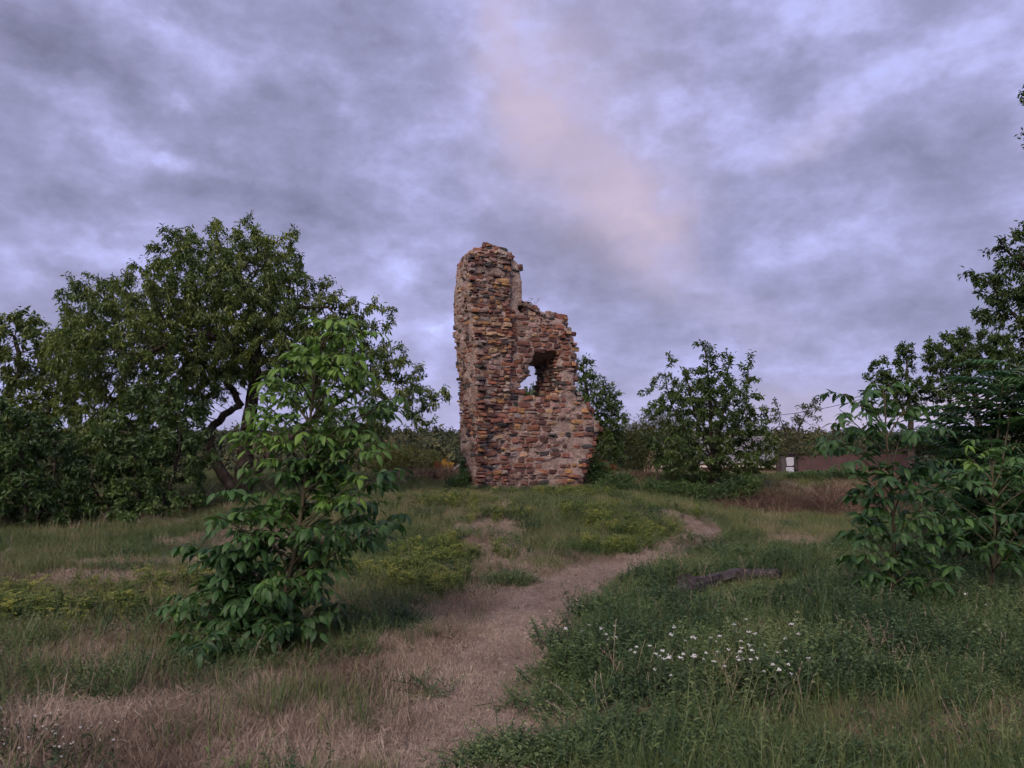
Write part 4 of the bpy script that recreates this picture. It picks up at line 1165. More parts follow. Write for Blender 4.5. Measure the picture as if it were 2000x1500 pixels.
make_sapling('walnut_sapling', 'leafy young walnut at the right edge, below the feathery fronds', (1930, 1180), 8.6,
             [(1890, 890), (1930, 880), (1970, 895), (2010, 900), (1870, 930), (1920, 930), (1965, 940), (2010, 960), (1850, 1000), (1900, 1000), (1950, 1010), (2000, 1020), (1880, 1050), (1930, 1060), (1985, 1070), (2040, 930), (2050, 1010), (1840, 960)],
             (1945, 900), 63, leaflet=.112, rach=.34, pairs=4, nleaf=4, young_v=990, wl=.44)
def make_fronds(name, label, base_px, D, tips, seed):
    r = np.random.default_rng(seed)
    b = at(*base_px, D); b[2] = float(hgt(b[0], b[1])) - .02
    root = empty(name, b, label, 'shrub')
    st = MB(); variants = []
    for q in range(5):
        mb = MB(); n = 11; tt = np.linspace(0, 1, 8)
        curve = np.stack([0 * tt, tt, .10 * np.sin(tt * 2.2) - .30 * tt ** 2], -1)
        mb.tube(curve, np.linspace(.008, .003, 8), 3, .3)
        P, Dr, L = [], [], []
        for i in range(n):
            f = .16 + .82 * i / (n - 1); p = np.array([0, f, .10 * math.sin(f * 2.2) - .30 * f * f])
            for sg in (-1, 1):
                P.append(p); Dr.append(nrm(np.array([sg, .38, -.30 + r.normal(0, .1)]))); L.append((.24 * math.sin(.45 + 2.3 * f) + .05))
        P.append(curve[-1]); Dr.append(np.array([0, 1., -.6])); L.append(.13)
        L = np.array(L); bake_leaves(mb, np.array(P), np.array(Dr), np.tile([0, .1, 1.], (len(P), 1)), L, L * .30, np.full(len(P), .1 + .2 * q))
        variants.append(mb.mesh('frond', M_SUMAC, False))
    for (u, v) in tips:
        e = at(u, v, D + r.normal(0, .5)); g = np.array([b[0] + r.normal(0, .6), b[1] + r.normal(0, .4), 0]); g[2] = float(hgt(g[0], g[1]))
        st.tube([g, (g + e) / 2 + np.array([0, 0, .15]), e], [.02, .014, .006], 5)
        for k in range(10):
            az = k * 2.4 + r.normal(0, .3); d = nrm(np.array([math.cos(az), math.sin(az), r.uniform(.1, .7)]))
            p = e - np.array([0, 0, .05 * k]); Rm = frames(d[None], np.array([[0, 0, 1.]]))[0] * r.uniform(.5, .85)
            o = link('frond', variants[int(r.integers(0, 5))], root)
            M = np.eye(4); M[:3, :3] = Rm; M[:3, 3] = p - b
            o.matrix_local = Matrix(M.tolist())
    link('stems', st.mesh('stems', M_STEM, True, b), root)
make_fronds('sumac_shrub', 'tall shrub of long feathery pinnate fronds at the right edge', (1950, 1100), 10.8,
            [(1900, 800), (1950, 790), (1990, 760), (1875, 840), (1930, 840), (1980, 830), (2020, 800), (1880, 890), (1950, 890), (2000, 880), (1990, 710), (2040, 740), (1860, 930), (1925, 950), (1990, 950), (1850, 985), (1960, 740)], 71)

# ------------------------------------------------------------------ house, shed and small built things beyond the bank
def build_house():
    D = 46.0; k = D / F
    xl, xr = (1296 - 1000) * k, (1526 - 1000) * k
    ze = 1.6 - 11 * k; zr = ze + 1.6; dep = 7.0
    zb = float(hgt((xl + xr) / 2, D)) - .3
    M_W = plain_mat('peach_render', (0.48, 0.33, 0.23), (0.55, 0.39, 0.28), 2, .9, .15)
    M_F = plain_mat('cream_board', (0.62, 0.55, 0.47), (0.70, 0.62, 0.54), 3, .7, .1)
    M_R = plain_mat('grey_roof', (0.12, 0.115, 0.13), (0.19, 0.18, 0.20), 2.5, .6, .3)
    root = empty('house', ((xl + xr) / 2, D + dep / 2, zb), 'low house with grey roof and peach wall, half hidden behind the young tree', 'house')
    o0 = np.array(root.location)
    mb = MB(); mb.box((xl, D, zb), (xr, D + dep, ze - .22)); gx = [xl + .0, xr]
    for x in (xl + .02, xr - .14):
        V = [[x, D, ze - .22], [x, D + dep, ze - .22], [x, D + dep / 2, zr - .15], [x + .12, D, ze - .22], [x + .12, D + dep, ze - .22], [x + .12, D + dep / 2, zr - .15]]
        mb.add(V, [[0, 2, 1], [3, 4, 5]], [[0, 3, 5, 2], [1, 2, 5, 4]])
    link('wall', mb.mesh('wall', M_W, False, o0), root)
    mb = MB(); mb.box((xl - .3, D - .42, ze - .20), (xr + .3, D - .36, ze + .02)); mb.box((xl - .3, D - .36, ze - .20), (xr + .3, D - .003, ze - .16))
    link('fascia', mb.mesh('fascia', M_F, False, o0), root)
    mb = MB(); mb.tube([(xl - .3, D - .48, ze + .03), (xr + .3, D - .48, ze + .03)], .06, 8, cap=True)
    link('gutter', mb.mesh('gutter', plain_mat('gutter_zinc', (.16, .13, .13), (.22, .18, .18), 4, .5, .1), False, o0), root)
    roof = MB(); n = 13
    for side in (0, 1):
        for i in range(n):
            f0, f1 = i / n, (i + 1.25) / n
            def pt(f, lift):
                y = D - .42 + (dep / 2 + .42) * f; z = ze + .03 + (zr - ze) * f + lift
                return (y if side == 0 else 2 * D + dep - y), z
            (y0, z0), (y1, z1) = pt(f0, .05), pt(min(f1, 1), .0)
            V = [[xl - .35, y0, z0], [xr + .35, y0, z0], [xr + .35, y1, z1], [xl - .35, y1, z1], [xl - .35, y0, z0 - .05], [xr + .35, y0, z0 - .05]]
            roof.add(V, None, [[0, 1, 2, 3], [4, 5, 1, 0]], .5)
    ro = link('roof', roof.mesh('roof', M_R, False, o0), root)
    rd = MB(); rd.tube([(xl - .36, D + dep / 2, zr + .04), (xr + .36, D + dep / 2, zr + .04)], .10, 8, cap=True)
    link('ridge', rd.mesh('ridge', M_R, False, o0), ro)
build_house()
def build_shed():
    D = 40.0; k = D / F
    xl, xr = (1556 - 1000) * k, (1775 - 1000) * k
    zt = 1.6 + 10 * k; zb = float(hgt(xl, D)) - .4
    M_W = plain_mat('brown_render', (0.062, 0.037, 0.037), (0.085, 0.050, 0.048), 1.6, .9, .25, 14)
    M_T = plain_mat('brown_coping', (0.05, 0.03, 0.03), (0.07, 0.045, 0.043), 4, .8, .2)
    root = empty('brown_shed', ((xl + xr) / 2, D + 2, zb), 'long plain brown shed wall beyond the bank, left of the dark right sapling', 'shed')
    o0 = np.array(root.location)
    mb = MB(); n = 9
    V = []; 
    mb.box((xl, D, zb), (xr, D + 3.4, zt - .06)); link('wall', mb.mesh('wall', M_W, False, o0), root)
    mb = MB()
    V = [[xl - .08, D - .10, zt - .06], [xr + .08, D - .10, zt + .12], [xr + .08, D + 3.5, zt + .12], [xl - .08, D + 3.5, zt - .06]]
    V2 = [[a, b, c + .09] for a, b, c in V]
    mb.add(V + V2, None, [[3, 2, 1, 0], [4, 5, 6, 7], [0, 1, 5, 4], [1, 2, 6, 5], [2, 3, 7, 6], [3, 0, 4, 7]])
    link('roof', mb.mesh('roof', M_T, False, o0), root)
    # pale panel between two dark posts
    px = lambda u: (u - 1000) * k
    Mg = plain_mat('dark_post', (.05, .045, .045), (.08, .07, .07), 6, .8, .2); Mw = plain_mat('white_sheet', (.34, .35, .40), (.42, .43, .48), 2, .5, .08)
    r2 = empty('white_gate', (px(1544), D + .3, zb), 'pale gate panel with a rounded lower corner between dark posts, beside the brown shed', 'gate')
    o2 = np.array(r2.location)
    for (a, b) in ((1527, 1535), (1552.5, 1555.4)):
        mb = MB(); mb.box((px(a), D + .2, zb), (px(b), D + .42, 1.6 + 4 * k)); link('post', mb.mesh('post', Mg, False, o2), r2)
    an = np.linspace(0, np.pi / 2, 6)
    a, b, lo, hi, rc = px(1536), px(1551.5), 1.6 - 15 * k, 1.6 + 2 * k, .12
    out = [(a, hi), (a + .05, lo)] + [(b - rc + rc * math.sin(t_), lo + rc - rc * math.cos(t_)) for t_ in an] + [(b, hi)]
    n = len(out); V = [(x, D + .28, z) for x, z in out] + [(x, D + .33, z) for x, z in out]
    mb = MB(); c0 = len(V); V += [((a + b) / 2, D + .28, (lo + hi) / 2), ((a + b) / 2, D + .33, (lo + hi) / 2)]
    j = np.arange(n); j2 = (j + 1) % n
    mb.add(V, np.concatenate([np.stack([j, j2, np.full(n, c0)], -1), np.stack([n + j2, n + j, np.full(n, c0 + 1)], -1)]), np.stack([j2, j, n + j, n + j2], -1))
    link('panel', mb.mesh('panel', Mw, False, o2), r2)
    mb = MB(); mb.box((a, D + .27, 1.6 - 28 * k), (b - .02, D + .33, lo - .06)); link('lower_panel', mb.mesh('lower_panel', plain_mat('blue_grey_sheet', (.36, .38, .44), (.42, .44, .5), 2, .5, .08), False, o2), r2)
build_shed()
def small_things():
    M_P = plain_mat('weathered_post', (.06, .05, .045), (.11, .09, .08), 12, .9, .4)
    p = at(1283, 940, 24.5); z0 = float(hgt(p[0], p[1])) - .1; top = at(1283, 920, 24.5)[2]
    mb = MB(); mb.tube([(0, 0, 0), (0.005, 0, (top - z0) * .5), (0.012, 0, top - z0)], [.03, .029, .027], 7, cap=True)
    tag(link('fence_post', mb.mesh('fence_post', M_P), None, (p[0], p[1], z0)), 'lone short dark fence post on the bank left of the young tree', 'post')
    a = at(864, 929, 27.0); b = at(903, 904, 28.2); a[2] = float(hgt(a[0], a[1])) + .0
    mb = MB(); mb.tube(np.array([a, (a + b) / 2 + [0, 0, -.01], b]) - a, .03, 7, cap=True)
    # the pole rests on a forked stake hidden by the tower
    mb2 = MB(); e = b - a; mb2.tube([e + [.0, 0, -(b[2] - float(hgt(b[0], b[1]))) - .1], e + [0, 0, -.04]], .03, 6, cap=True)
    root = empty('leaning_pole', a, 'pale slanting pole behind the left foot of the ruin', 'pole')
    link('pole', mb.mesh('pole', plain_mat('pale_wood', (.33, .29, .29), (.42, .38, .38), 9, .8, .2)), root)
    link('stake', mb2.mesh('stake', M_P), root)
    a, b = at(1455, 815, 52.0), at(1735, 764, 47.0)
    tt = np.linspace(0, 1, 24)[:, None]; P = a + (b - a) * tt - np.array([0, 0, .35]) * (4 * tt * (1 - tt))
    mb = MB(); mb.tube(P - P[0], .018, 5)
    tag(link('power_line', mb.mesh('power_line', plain_mat('black_cable', (.02, .02, .02), (.03, .03, .03), 5, .6, .1)), None, P[0]), 'thin overhead cable crossing the sky right of the young tree', 'cable')
    # fallen log
    M_LOG = bark_mat('rotten_log_bark', (0.016, 0.013, 0.014), (0.085, 0.073, 0.076))
    r = np.random.default_rng(5)
    def log(name, label, px, rad, hollow=True, parent=None, seed=1):
        pts = []
        for u, v in px:
            g = gp(u, v); pts.append([g[0], g[1], float(hgt(g[0], g[1])) + rad * .95])
        pts = np.array(pts); n = 26; L = np.linspace(0, 1, n); P = np.stack([np.interp(L, np.linspace(0, 1, len(pts)), pts[:, k]) for k in range(3)], -1)
        P += rad * .8 * (np.stack([fbm(L * 4, seed, 1, 3), fbm(L * 4, seed, 5, 3), fbm(L * 5, seed, 9, 3)], -1) - .5)
        k = 14; T = nrm(np.gradient(P, axis=0)); X = nrm(np.cross(T, [0, 0, 1.])); Y = np.cross(X, T); an = np.arange(k) * 2 * np.pi / k
        rr = rad * (1 - .45 * L)[:, None] * (0.45 + 1.1 * fbm(L[:, None] * 7 + seed, 2 + 1.3 * np.cos(an)[None], 2 + 1.3 * np.sin(an)[None], seed, 3))
        V = P[:, None] + rr[..., None] * (np.cos(an)[None, :, None] * X[:, None] + np.sin(an)[None, :, None] * Y[:, None])
        V = V.reshape(-1, 3); j = np.arange(k); i = np.arange(n - 1)[:, None] * k; j2 = (j + 1) % k
        f4 = np.stack([i + j, i + j2, i + k + j2, i + k + j], -1).reshape(-1, 4)
        mb = MB(); o0 = P[0]; V = np.concatenate([V, P[:1] + T[0] * .06, P[-1:] + T[-1] * .1])
        f3 = np.concatenate([np.stack([j2, j, np.full(k, n * k)], -1), np.stack([(n - 1) * k + j, (n - 1) * k + j2, np.full(k, n * k + 1)], -1)])
        mb.add(V, f3, f4)
        tag(link(name, mb.mesh(name, M_LOG, False, o0), None, o0), label, 'log')
    log('fallen_log', 'grey weathered fallen log half sunk in the weeds right of the path', [(1338, 1162), (1400, 1151), (1460, 1142), (1515, 1134)], .11, seed=2)
    log('fallen_branch', 'thin broken branch lying in the weeds in front of the grey log', [(1225, 1186), (1262, 1182), (1305, 1174), (1340, 1160)], .06, seed=6)
small_things()

# ------------------------------------------------------------------ far wooded hill (one mass)
def scatter(name, label, pts, rotz, tilt, scale, idx, tint, sources, cat='ground cover', kind='stuff'):
    src = bpy.data.collections.new(name + '_pieces')
    for i, me in enumerate(sources):
        o = bpy.data.objects.new('%s_piece_%02d' % (name, i), me); src.objects.link(o)
    n = len(pts)
    me = bpy.data.meshes.new(name)
    me.vertices.add(n); me.vertices.foreach_set('co', np.asarray(pts, np.float32).ravel())
    def fa(k, typ, key, v):
        at_ = me.attributes.new(k, typ, 'POINT'); at_.data.foreach_set(key, v)
    r = np.random.default_rng(n)
    e = np.stack([r.normal(0, 1, n) * tilt, r.normal(0, 1, n) * tilt, rotz], -1).astype(np.float32)
    fa('erot', 'FLOAT_VECTOR', 'vector', e.ravel()); fa('escl', 'FLOAT', 'value', np.asarray(scale, np.float32)); fa('eidx', 'INT', 'value', np.asarray(idx, np.int32)); fa('tint', 'FLOAT', 'value', np.asarray(tint, np.float32))
    me.update()
    ng = bpy.data.node_groups.new(name + '_nodes', 'GeometryNodeTree')
    ng.interface.new_socket('Geometry', in_out='INPUT', socket_type='NodeSocketGeometry'); ng.interface.new_socket('Geometry', in_out='OUTPUT', socket_type='NodeSocketGeometry')
    N, Lk = ng.nodes, ng.links
    gi, go = N.new('NodeGroupInput'), N.new('NodeGroupOutput')
    ci = N.new('GeometryNodeCollectionInfo'); ci.inputs['Collection'].default_value = src; ci.inputs['Separate Children'].default_value = True; ci.inputs['Reset Children'].default_value = True
    ip = N.new('GeometryNodeInstanceOnPoints'); ip.inputs['Pick Instance'].default_value = True
    def na(k, t_):
        a = N.new('GeometryNodeInputNamedAttribute'); a.data_type = t_; a.inputs['Name'].default_value = k; return a.outputs['Attribute']
    er = N.new('FunctionNodeEulerToRotation'); Lk.new(na('erot', 'FLOAT_VECTOR'), er.inputs[0])
    Lk.new(gi.outputs[0], ip.inputs['Points']); Lk.new(ci.outputs[0], ip.inputs['Instance'])
    Lk.new(na('eidx', 'INT'), ip.inputs['Instance Index']); Lk.new(er.outputs[0], ip.inputs['Rotation']); Lk.new(na('escl', 'FLOAT'), ip.inputs['Scale'])
    Lk.new(ip.outputs[0], go.inputs[0])
    o = link(name, me); md = o.modifiers.new('scatter', 'NODES'); md.node_group = ng
    return tag(o, label, cat, None, kind)
def build_forest():
    r = np.random.default_rng(81)
    src = []
    M_F = inst_mat('far_forest', [(0.0, (0.022, 0.036, 0.022)), (0.35, (0.05, 0.062, 0.03)), (0.7, (0.095, 0.095, 0.045)), (1.0, (0.14, 0.105, 0.055))], .8, .1)
    for q in range(5):
        n = 520; p = nrm(r.normal(size=(n, 3))) * (r.random((n, 1)) ** .3) * (1 + .25 * r.normal(size=(n, 1)))
        p *= np.array([1, 1, (.9, 1.2, .8, 1.5, 1.0)[q]]); p[:, 2] += 1.0
        if q == 3: p[:, :2] *= np.clip(1.2 - .42 * p[:, 2:3], .1, 1)
        mb = MB(); bake_leaves(mb, p, nrm(r.normal(size=(n, 3))), nrm(r.normal(size=(n, 3)) + [0, 0, 1]), r.uniform(.16, .3, n), r.uniform(.12, .2, n), r.uniform(0, 1, n))
        mb.tube([(0, 0, -.6), (0, 0, .9)], [.07, .04], 5, .0)
        src.append(mb.mesh('far_crown', M_F))
    n = 9000
    y = 62 + 330 * r.random(n) ** .75; x = (r.random(n) * 2 - 1) * (y * .95 + 40)
    ok = (fbm(x * .025, y * .03, 0, 4, 3) > .30) | (y > 150)
    u, v = project(np.stack([x, y, hgt(x, y) + 3], -1))
    ok &= ~((y < 75) & (u > 1230) & (u < 1830))
    x, y = x[ok], y[ok]; n = len(x)
    z = hgt(x, y)
    sc = r.uniform(1.3, 2.9, n) * (1 + .5 * ss(100, 300, y))
    tint = np.clip(.30 + .55 * (fbm(x * .03, y * .05, 0, 6, 3) - .3) + r.normal(0, .16, n), 0, 1)
    scatter('forest', 'wooded hill on the horizon, seen either side of the ruin', np.stack([x, y, z], -1), r.uniform(0, 6.28, n), .05, sc, r.integers(0, 5, n), tint, src, 'forest')
build_forest()

# ------------------------------------------------------------------ ground cover
def blade(mb, p, az, h, w, bend, a, seg=3):
    d = np.array([math.cos(az), math.sin(az), 0]); s = np.array([-d[1], d[0], 0]) * w / 2
    tt = np.linspace(0, 1, seg + 1)
    c = [np.asarray(p) + d * (bend * h * t_ ** 1.8) + np.array([0, 0, h * (t_ - .35 * abs(bend) * t_ ** 2.2)]) for t_ in tt]
    V = []
    for t_, q in zip(tt[:-1], c[:-1]): V += [q - s * (1 - .75 * t_), q + s * (1 - .75 * t_)]
    V.append(c[-1]); m = len(tt) - 1
    f4 = [[2 * i, 2 * i + 1, 2 * i + 3, 2 * i + 2] for i in range(m - 1)]
    mb.add(V, [[2 * m - 2, 2 * m - 1, 2 * m]], f4 or None, a)
def tuft(mat, n, h, spread, w, bend, r, name='tuft', var=(0, 1), seg=2):
    mb = MB()
    for i in range(n):
        rr = spread * math.sqrt(r.random()); th = r.uniform(0, 6.28)
        blade(mb, (rr * math.cos(th), rr * math.sin(th), -.01), r.uniform(0, 6.28), h * r.uniform(.45, 1.15), w * r.uniform(.7, 1.3), r.normal(0, bend), r.uniform(*var), seg)
    return mb.mesh(name, mat)
def leafy_weed(mat, ns, h, spread, leaf, r, ll=.5, name='weed', per=10):
    mb = MB(); P, D, L, A = [], [], [], []
    for i in range(ns):
        rr = spread * math.sqrt(r.random()); th = r.uniform(0, 6.28); b = np.array([rr * math.cos(th), rr * math.sin(th), 0])
        e = b + np.array([r.normal(0, .10), r.normal(0, .10), h * r.uniform(.55, 1.1)])
        mb.tube([b, (b + e) / 2 + r.normal(0, .012, 3), e], [.003, .0025, .0015], 3, .2)
        for k in range(per):
            f = .25 + .75 * k / (per - 1); az = k * 2.4 + r.normal(0, .5); p = b + (e - b) * f
            P.append(p); D.append(nrm(np.array([math.cos(az), math.sin(az), r.uniform(-.2, .55)]))); L.append(leaf * (1.15 - .55 * f) * r.uniform(.7, 1.2)); A.append(np.clip(.25 + .55 * f + r.normal(0, .12), 0, 1))
    P = np.array(P); L = np.array(L)
    bake_leaves(mb, P, np.array(D), nrm(r.normal(0, .35, P.shape) + [0, 0, 1]), L, L * ll, np.array(A))
    return mb.mesh(name, mat)
def umbel(mb, c, rad, r, n, a, size):
    for i in range(n):
        rr = rad * math.sqrt(r.random()); th = r.uniform(0, 6.28); p = np.asarray(c) + [rr * math.cos(th), rr * math.sin(th), r.normal(0, .004) - rr * rr * 2]
        k = 5; an = np.arange(k) * 6.283 / k + r.random(); V = np.concatenate([p + size * r.uniform(.7, 1.2) * np.stack([np.cos(an), np.sin(an), r.normal(0, .25, k)], -1), [p + [0, 0, size * .4]]])
        j = np.arange(k); mb.add(V, np.stack([j, (j + 1) % k, np.full(k, k)], -1), None, a)

G_STOPS = [(0.0, (0.045, 0.078, 0.030)), (0.3, (0.080, 0.120, 0.040)), (0.55, (0.138, 0.160, 0.056)), (0.8, (0.20, 0.178, 0.090)), (1.0, (0.27, 0.21, 0.14))]
D_STOPS = [(0.0, (0.10, 0.070, 0.052)), (0.4, (0.205, 0.152, 0.115)), (0.7, (0.31, 0.240, 0.185)), (1.0, (0.42, 0.335, 0.265))]
W_STOPS = [(0.0, (0.024, 0.050, 0.024)), (0.35, (0.046, 0.088, 0.038)), (0.65, (0.090, 0.138, 0.050)), (1.0, (0.17, 0.20, 0.085))]
Y_STOPS = [(0.0, (0.05, 0.085, 0.025)), (0.4, (0.10, 0.14, 0.03)), (0.6, (0.165, 0.195, 0.042)), (1.0, (0.29, 0.285, 0.06))]
M_GRASS = inst_mat('green_grass', G_STOPS, .6, .25); M_DRY = inst_mat('dry_grass', D_STOPS, .8, .15); M_WEED = inst_mat('leafy_weed', W_STOPS, .5, .25, .3); M_YF = inst_mat('yellow_umbels', Y_STOPS, .7, .2)

def candidates(n, ymin, ymax, r, xmax=1.02):
    n = int(n * 1.28)
    """points spread over the ground in view, denser near the camera"""
    y = ymin * (ymax / ymin) ** (r.random(n) ** 1.0)
    x = (r.random(n) * 2 - 1) * (y * xmax + .6)
    return x, y
def place(name, label, src, x, y, sc, tint, r, tilt=.12, cat='ground cover', sink=.0):
    z = hgt(x, y) - sink
    return scatter(name, label, np.stack([x, y, z], -1), r.uniform(0, 6.28, len(x)), tilt, sc, r.integers(0, len(src), len(x)), np.clip(tint, 0, 1), src, cat)
LOGP = [gp(u, v)[:2] for u, v in [(1335, 1160), (1400, 1150), (1470, 1142), (1520, 1134)]]
def logc(x, y):
    return ss(1.3, .7, poly_dist(x, y + .30, LOGP, [.55] * 4))
def build_cover():
    r = np.random.default_rng(91)
    # short dead grass: thatch on the path and the parched areas
    srcs = [tuft(M_DRY, 36, .045, .11, .0032, 1.1, r, 'dry_tuft') for _ in range(5)] + [tuft(M_DRY, 32, .085, .10, .003, .8, r, 'dry_tuft') for _ in range(4)]
    x, y = candidates(90000, 3.2, 27, r); d, p = dryness(x, y); d = d * (1 - lush(x, y)) * (1 - .9 * weedy(x, y))
    k = r.random(len(x)) < np.clip(d * 1.3 - .12, 0, 1) * (1 - .35 * p)
    x, y, d, p = x[k], y[k], d[k], p[k]
    tall = (r.random(len(x)) > .55) & (p < .45)
    idx = np.where(tall, 5 + r.integers(0, 4, len(x)), r.integers(0, 5, len(x)))
    sc = r.uniform(.7, 1.35, len(x)) * (1 + .035 * y) * np.where(p > .5, .65, .85)
    tint = .42 + 1.2 * (fbm(x * 1.6, y * 1.6, 0, 14, 4) - .5) + .12 * p + r.normal(0, .12, len(x))
    z = hgt(x, y)
    scatter('dry_grass', 'short parched straw-coloured grass on and beside the footpath', np.stack([x, y, z], -1), r.uniform(0, 6.28, len(x)), .38, sc, idx, np.clip(tint, 0, 1), srcs, 'dry grass')
    # green grass
    srcs = [tuft(M_GRASS, 28, .105, .10, .0038, .6, r, 'grass_tuft') for _ in range(5)] + [tuft(M_GRASS, 24, .18, .10, .0036, .5, r, 'grass_tuft', seg=3) for _ in range(4)]
    x, y = candidates(95000, 3.2, 30, r); d, p = dryness(x, y); lu = lush(x, y); wd = weedy(x, y)
    k = r.random(len(x)) < np.clip(1.08 - 1.05 * d * (1 - lu), .035, 1) * (1 - .93 * p * (1 - lu)) * (1 - .15 * wd)
    x, y, d, p, lu, wd = x[k], y[k], d[k], p[k], lu[k], wd[k]
    n = len(x)
    idx = np.where((r.random(n) > .6) & (d < .4), 5 + r.integers(0, 4, n), r.integers(0, 5, n))
    sc = r.uniform(.55, 1.25, n) * (1 + .02 * y) * (1 - .6 * d) * (.62 + .75 * fbm(x * .9, y * .9, 0, 19, 3))
    tint = .30 + 1.15 * (fbm(x * .9, y * .9, 0, 15, 4) - .45) + .30 * d + r.normal(0, .10, n) - .16 * wd - .10 * lu + .10 * (1 - ss(10, 15, y)) * ss(0, -2, x) + .16 * ss(12, 18, y) 
    z = hgt(x, y)
    scatter('green_grass', 'uneven green meadow grass over the mound and either side of the path', np.stack([x, y, z], -1), r.uniform(0, 6.28, n), .14, sc, idx, np.clip(tint, 0, 1), srcs, 'grass')
    # leafy weeds
    srcs = [leafy_weed(M_WEED, 8, .25, .11, .050, r, .5) for _ in range(4)] + [leafy_weed(M_WEED, 10, .12, .12, .032, r, .6, per=8) for _ in range(4)]
    x, y = candidates(52000, 3.3, 24, r); lu = lush(x, y); wd = weedy(x, y); d, p = dryness(x, y)
    md = ss(2.9, 1.0, np.hypot((x - 1.0) / 1.5, (y - 16.5) / 1.6)) * .75 + .35 * ss(.52, .62, fbm(x * .7, y * .7, 0, 23, 3)) * (1 - d)
    w = np.maximum(np.maximum(wd, lu * .85), md * (1 - p))
    k = r.random(len(x)) < w * ss(.34, .62, fbm(x * 1.7, y * 1.7, 0, 27, 4, .6)) * .95 * (1 - .8 * logc(x, y))
    x, y, wd, lu = x[k], y[k], wd[k], lu[k]; n = len(x)
    idx = np.where((wd > .4) & (r.random(n) > .25) & (y > 4.7), r.integers(0, 4, n), 4 + r.integers(0, 4, n))
    sc = r.uniform(.65, 1.25, n) * (1 + .014 * y) * (.12 + 1.35 * fbm(x * 2.3, y * 2.3, 0, 29, 4, .6)) * (1 - .55 * logc(x, y))
    tint = .42 + 1.3 * (fbm(x * 1.3, y * 1.3, 0, 25, 4) - .5) + .16 * ss(13, 16, y) + r.normal(0, .13, n)
    z = hgt(x, y)
    scatter('leafy_weeds', 'waist of dark leafy weeds filling the ground right of the path', np.stack([x, y, z], -1), r.uniform(0, 6.28, n), .12, sc, idx, np.clip(tint, 0, 1), srcs, 'weeds')
    # taller narrow-leaved stems breaking up the mat of weeds
    srcs = []
    for q in range(5):
        mb = MB(); P, Dd, L, A = [], [], [], []
        for i in range(5):
            b = np.array([r.normal(0, .07), r.normal(0, .07), 0]); e = b + [r.normal(0, .09), r.normal(0, .09), r.uniform(.2, .42)]; m = (b + e) / 2 + r.normal(0, .02, 3)
            mb.tube([b, m, e], [.0032, .0026, .0014], 3, .45)
            for k2 in range(16):
                f = .15 + .85 * k2 / 15; az = r.uniform(0, 6.28); P.append((1 - f) ** 2 * b + 2 * f * (1 - f) * m + f * f * e); Dd.append(nrm(np.array([math.cos(az), math.sin(az), r.uniform(.1, 1.0)]))); L.append(.05 * (1.2 - .7 * f) * r.uniform(.6, 1.3)); A.append(np.clip(.3 + .5 * f + r.normal(0, .15), 0, 1))
        P = np.array(P); L = np.array(L); bake_leaves(mb, P, np.array(Dd), nrm(r.normal(0, .5, P.shape) + [0, 0, 1]), L, L * .26, np.array(A)); srcs.append(mb.mesh('stem_weed', M_WEED))
    x, y = candidates(9000, 3.8, 18, r); wd = weedy(x, y); d, p = dryness(x, y)
    k = (r.random(len(x)) < ss(.42, .6, fbm(x * 1.5, y * 1.5, 0, 39, 3)) * np.maximum(wd * .9, .22) * (1 - logc(x, y))) & (p < .12) & (d < .6)
    x, y = x[k], y[k]; n = len(x)
    place('stem_weeds', 'taller narrow-leaved weeds standing out of the green cover', srcs, x, y, r.uniform(.6, 1.15, n), .55 + 1.2 * (fbm(x * 1.3, y * 1.3, 0, 40, 3) - .5) + r.normal(0, .12, n), r, .15, 'weeds')
    # long arching grass among the weeds
    srcs = [tuft(M_GRASS, 16, .30, .06, .0045, .85, r, 'arching_grass', (0, 1), 4) for _ in range(5)]
    x, y = candidates(16000, 3.4, 16, r); wd = weedy(x, y); d, p = dryness(x, y)
    k = (r.random(len(x)) < .7 * ss(.44, .58, fbm(x * 1.2, y * 1.2, 0, 37, 3)) * np.maximum(wd, .4) * (1 - logc(x, y))) & (p < .1)
    x, y = x[k], y[k]; n = len(x)
    place('arching_grass', 'long arching blades of rank grass among the weeds and round the left sapling', srcs, x, y, r.uniform(.6, 1.2, n), .30 + r.normal(0, .16, n), r, .15, 'grass')
    # tall pale stalks
    srcs = []
    for q in range(6):
        mb = MB()
        for i in range(5):
            az = r.uniform(0, 6.28); hh = r.uniform(.22, .42); bend = r.uniform(.1, .5); b = np.array([r.normal(0, .06), r.normal(0, .06), 0]); dd = np.array([math.cos(az), math.sin(az), 0])
            tt = np.linspace(0, 1, 6)[:, None]; P = b + dd * bend * hh * tt ** 2 + np.array([0, 0, hh]) * (tt - .2 * bend * tt ** 2)
            mb.tube(P, np.linspace(.0016, .0009, 6), 3, .7)
            for e in range(7):
                f = .72 + .28 * e / 6; p = b + dd * bend * hh * f ** 2 + np.array([0, 0, hh * (f - .2 * bend * f * f)])
                blade(mb, p, r.uniform(0, 6.28), .022, .0035, .4, .9, 1)
        srcs.append(mb.mesh('grass_stalk', M_DRY))
    x, y = candidates(5200, 3.6, 24, r); d, p = dryness(x, y); wd = weedy(x, y)
    hedge = ss(15, 15.8, y) * ss(17.8, 16.8, y) * ss(-3.2, -4.2, x)
    k = r.random(len(x)) < np.clip(.10 * (1 - p) * (.25 + fbm(x * .6, y * .6, 0, 35, 2)) + .12 * wd * ss(5.8, 4.9, y) + .6 * hedge, 0, 1) * (p < .2)
    x, y = x[k], y[k]; n = len(x)
    place('grass_stalks', 'thin pale seeding grass stalks standing above the meadow', srcs, x, y, r.uniform(.55, 1.15, n), .5 + r.normal(0, .2, n), r, .15, 'grass stalks')
    # yellow flowering weeds
    srcs = []
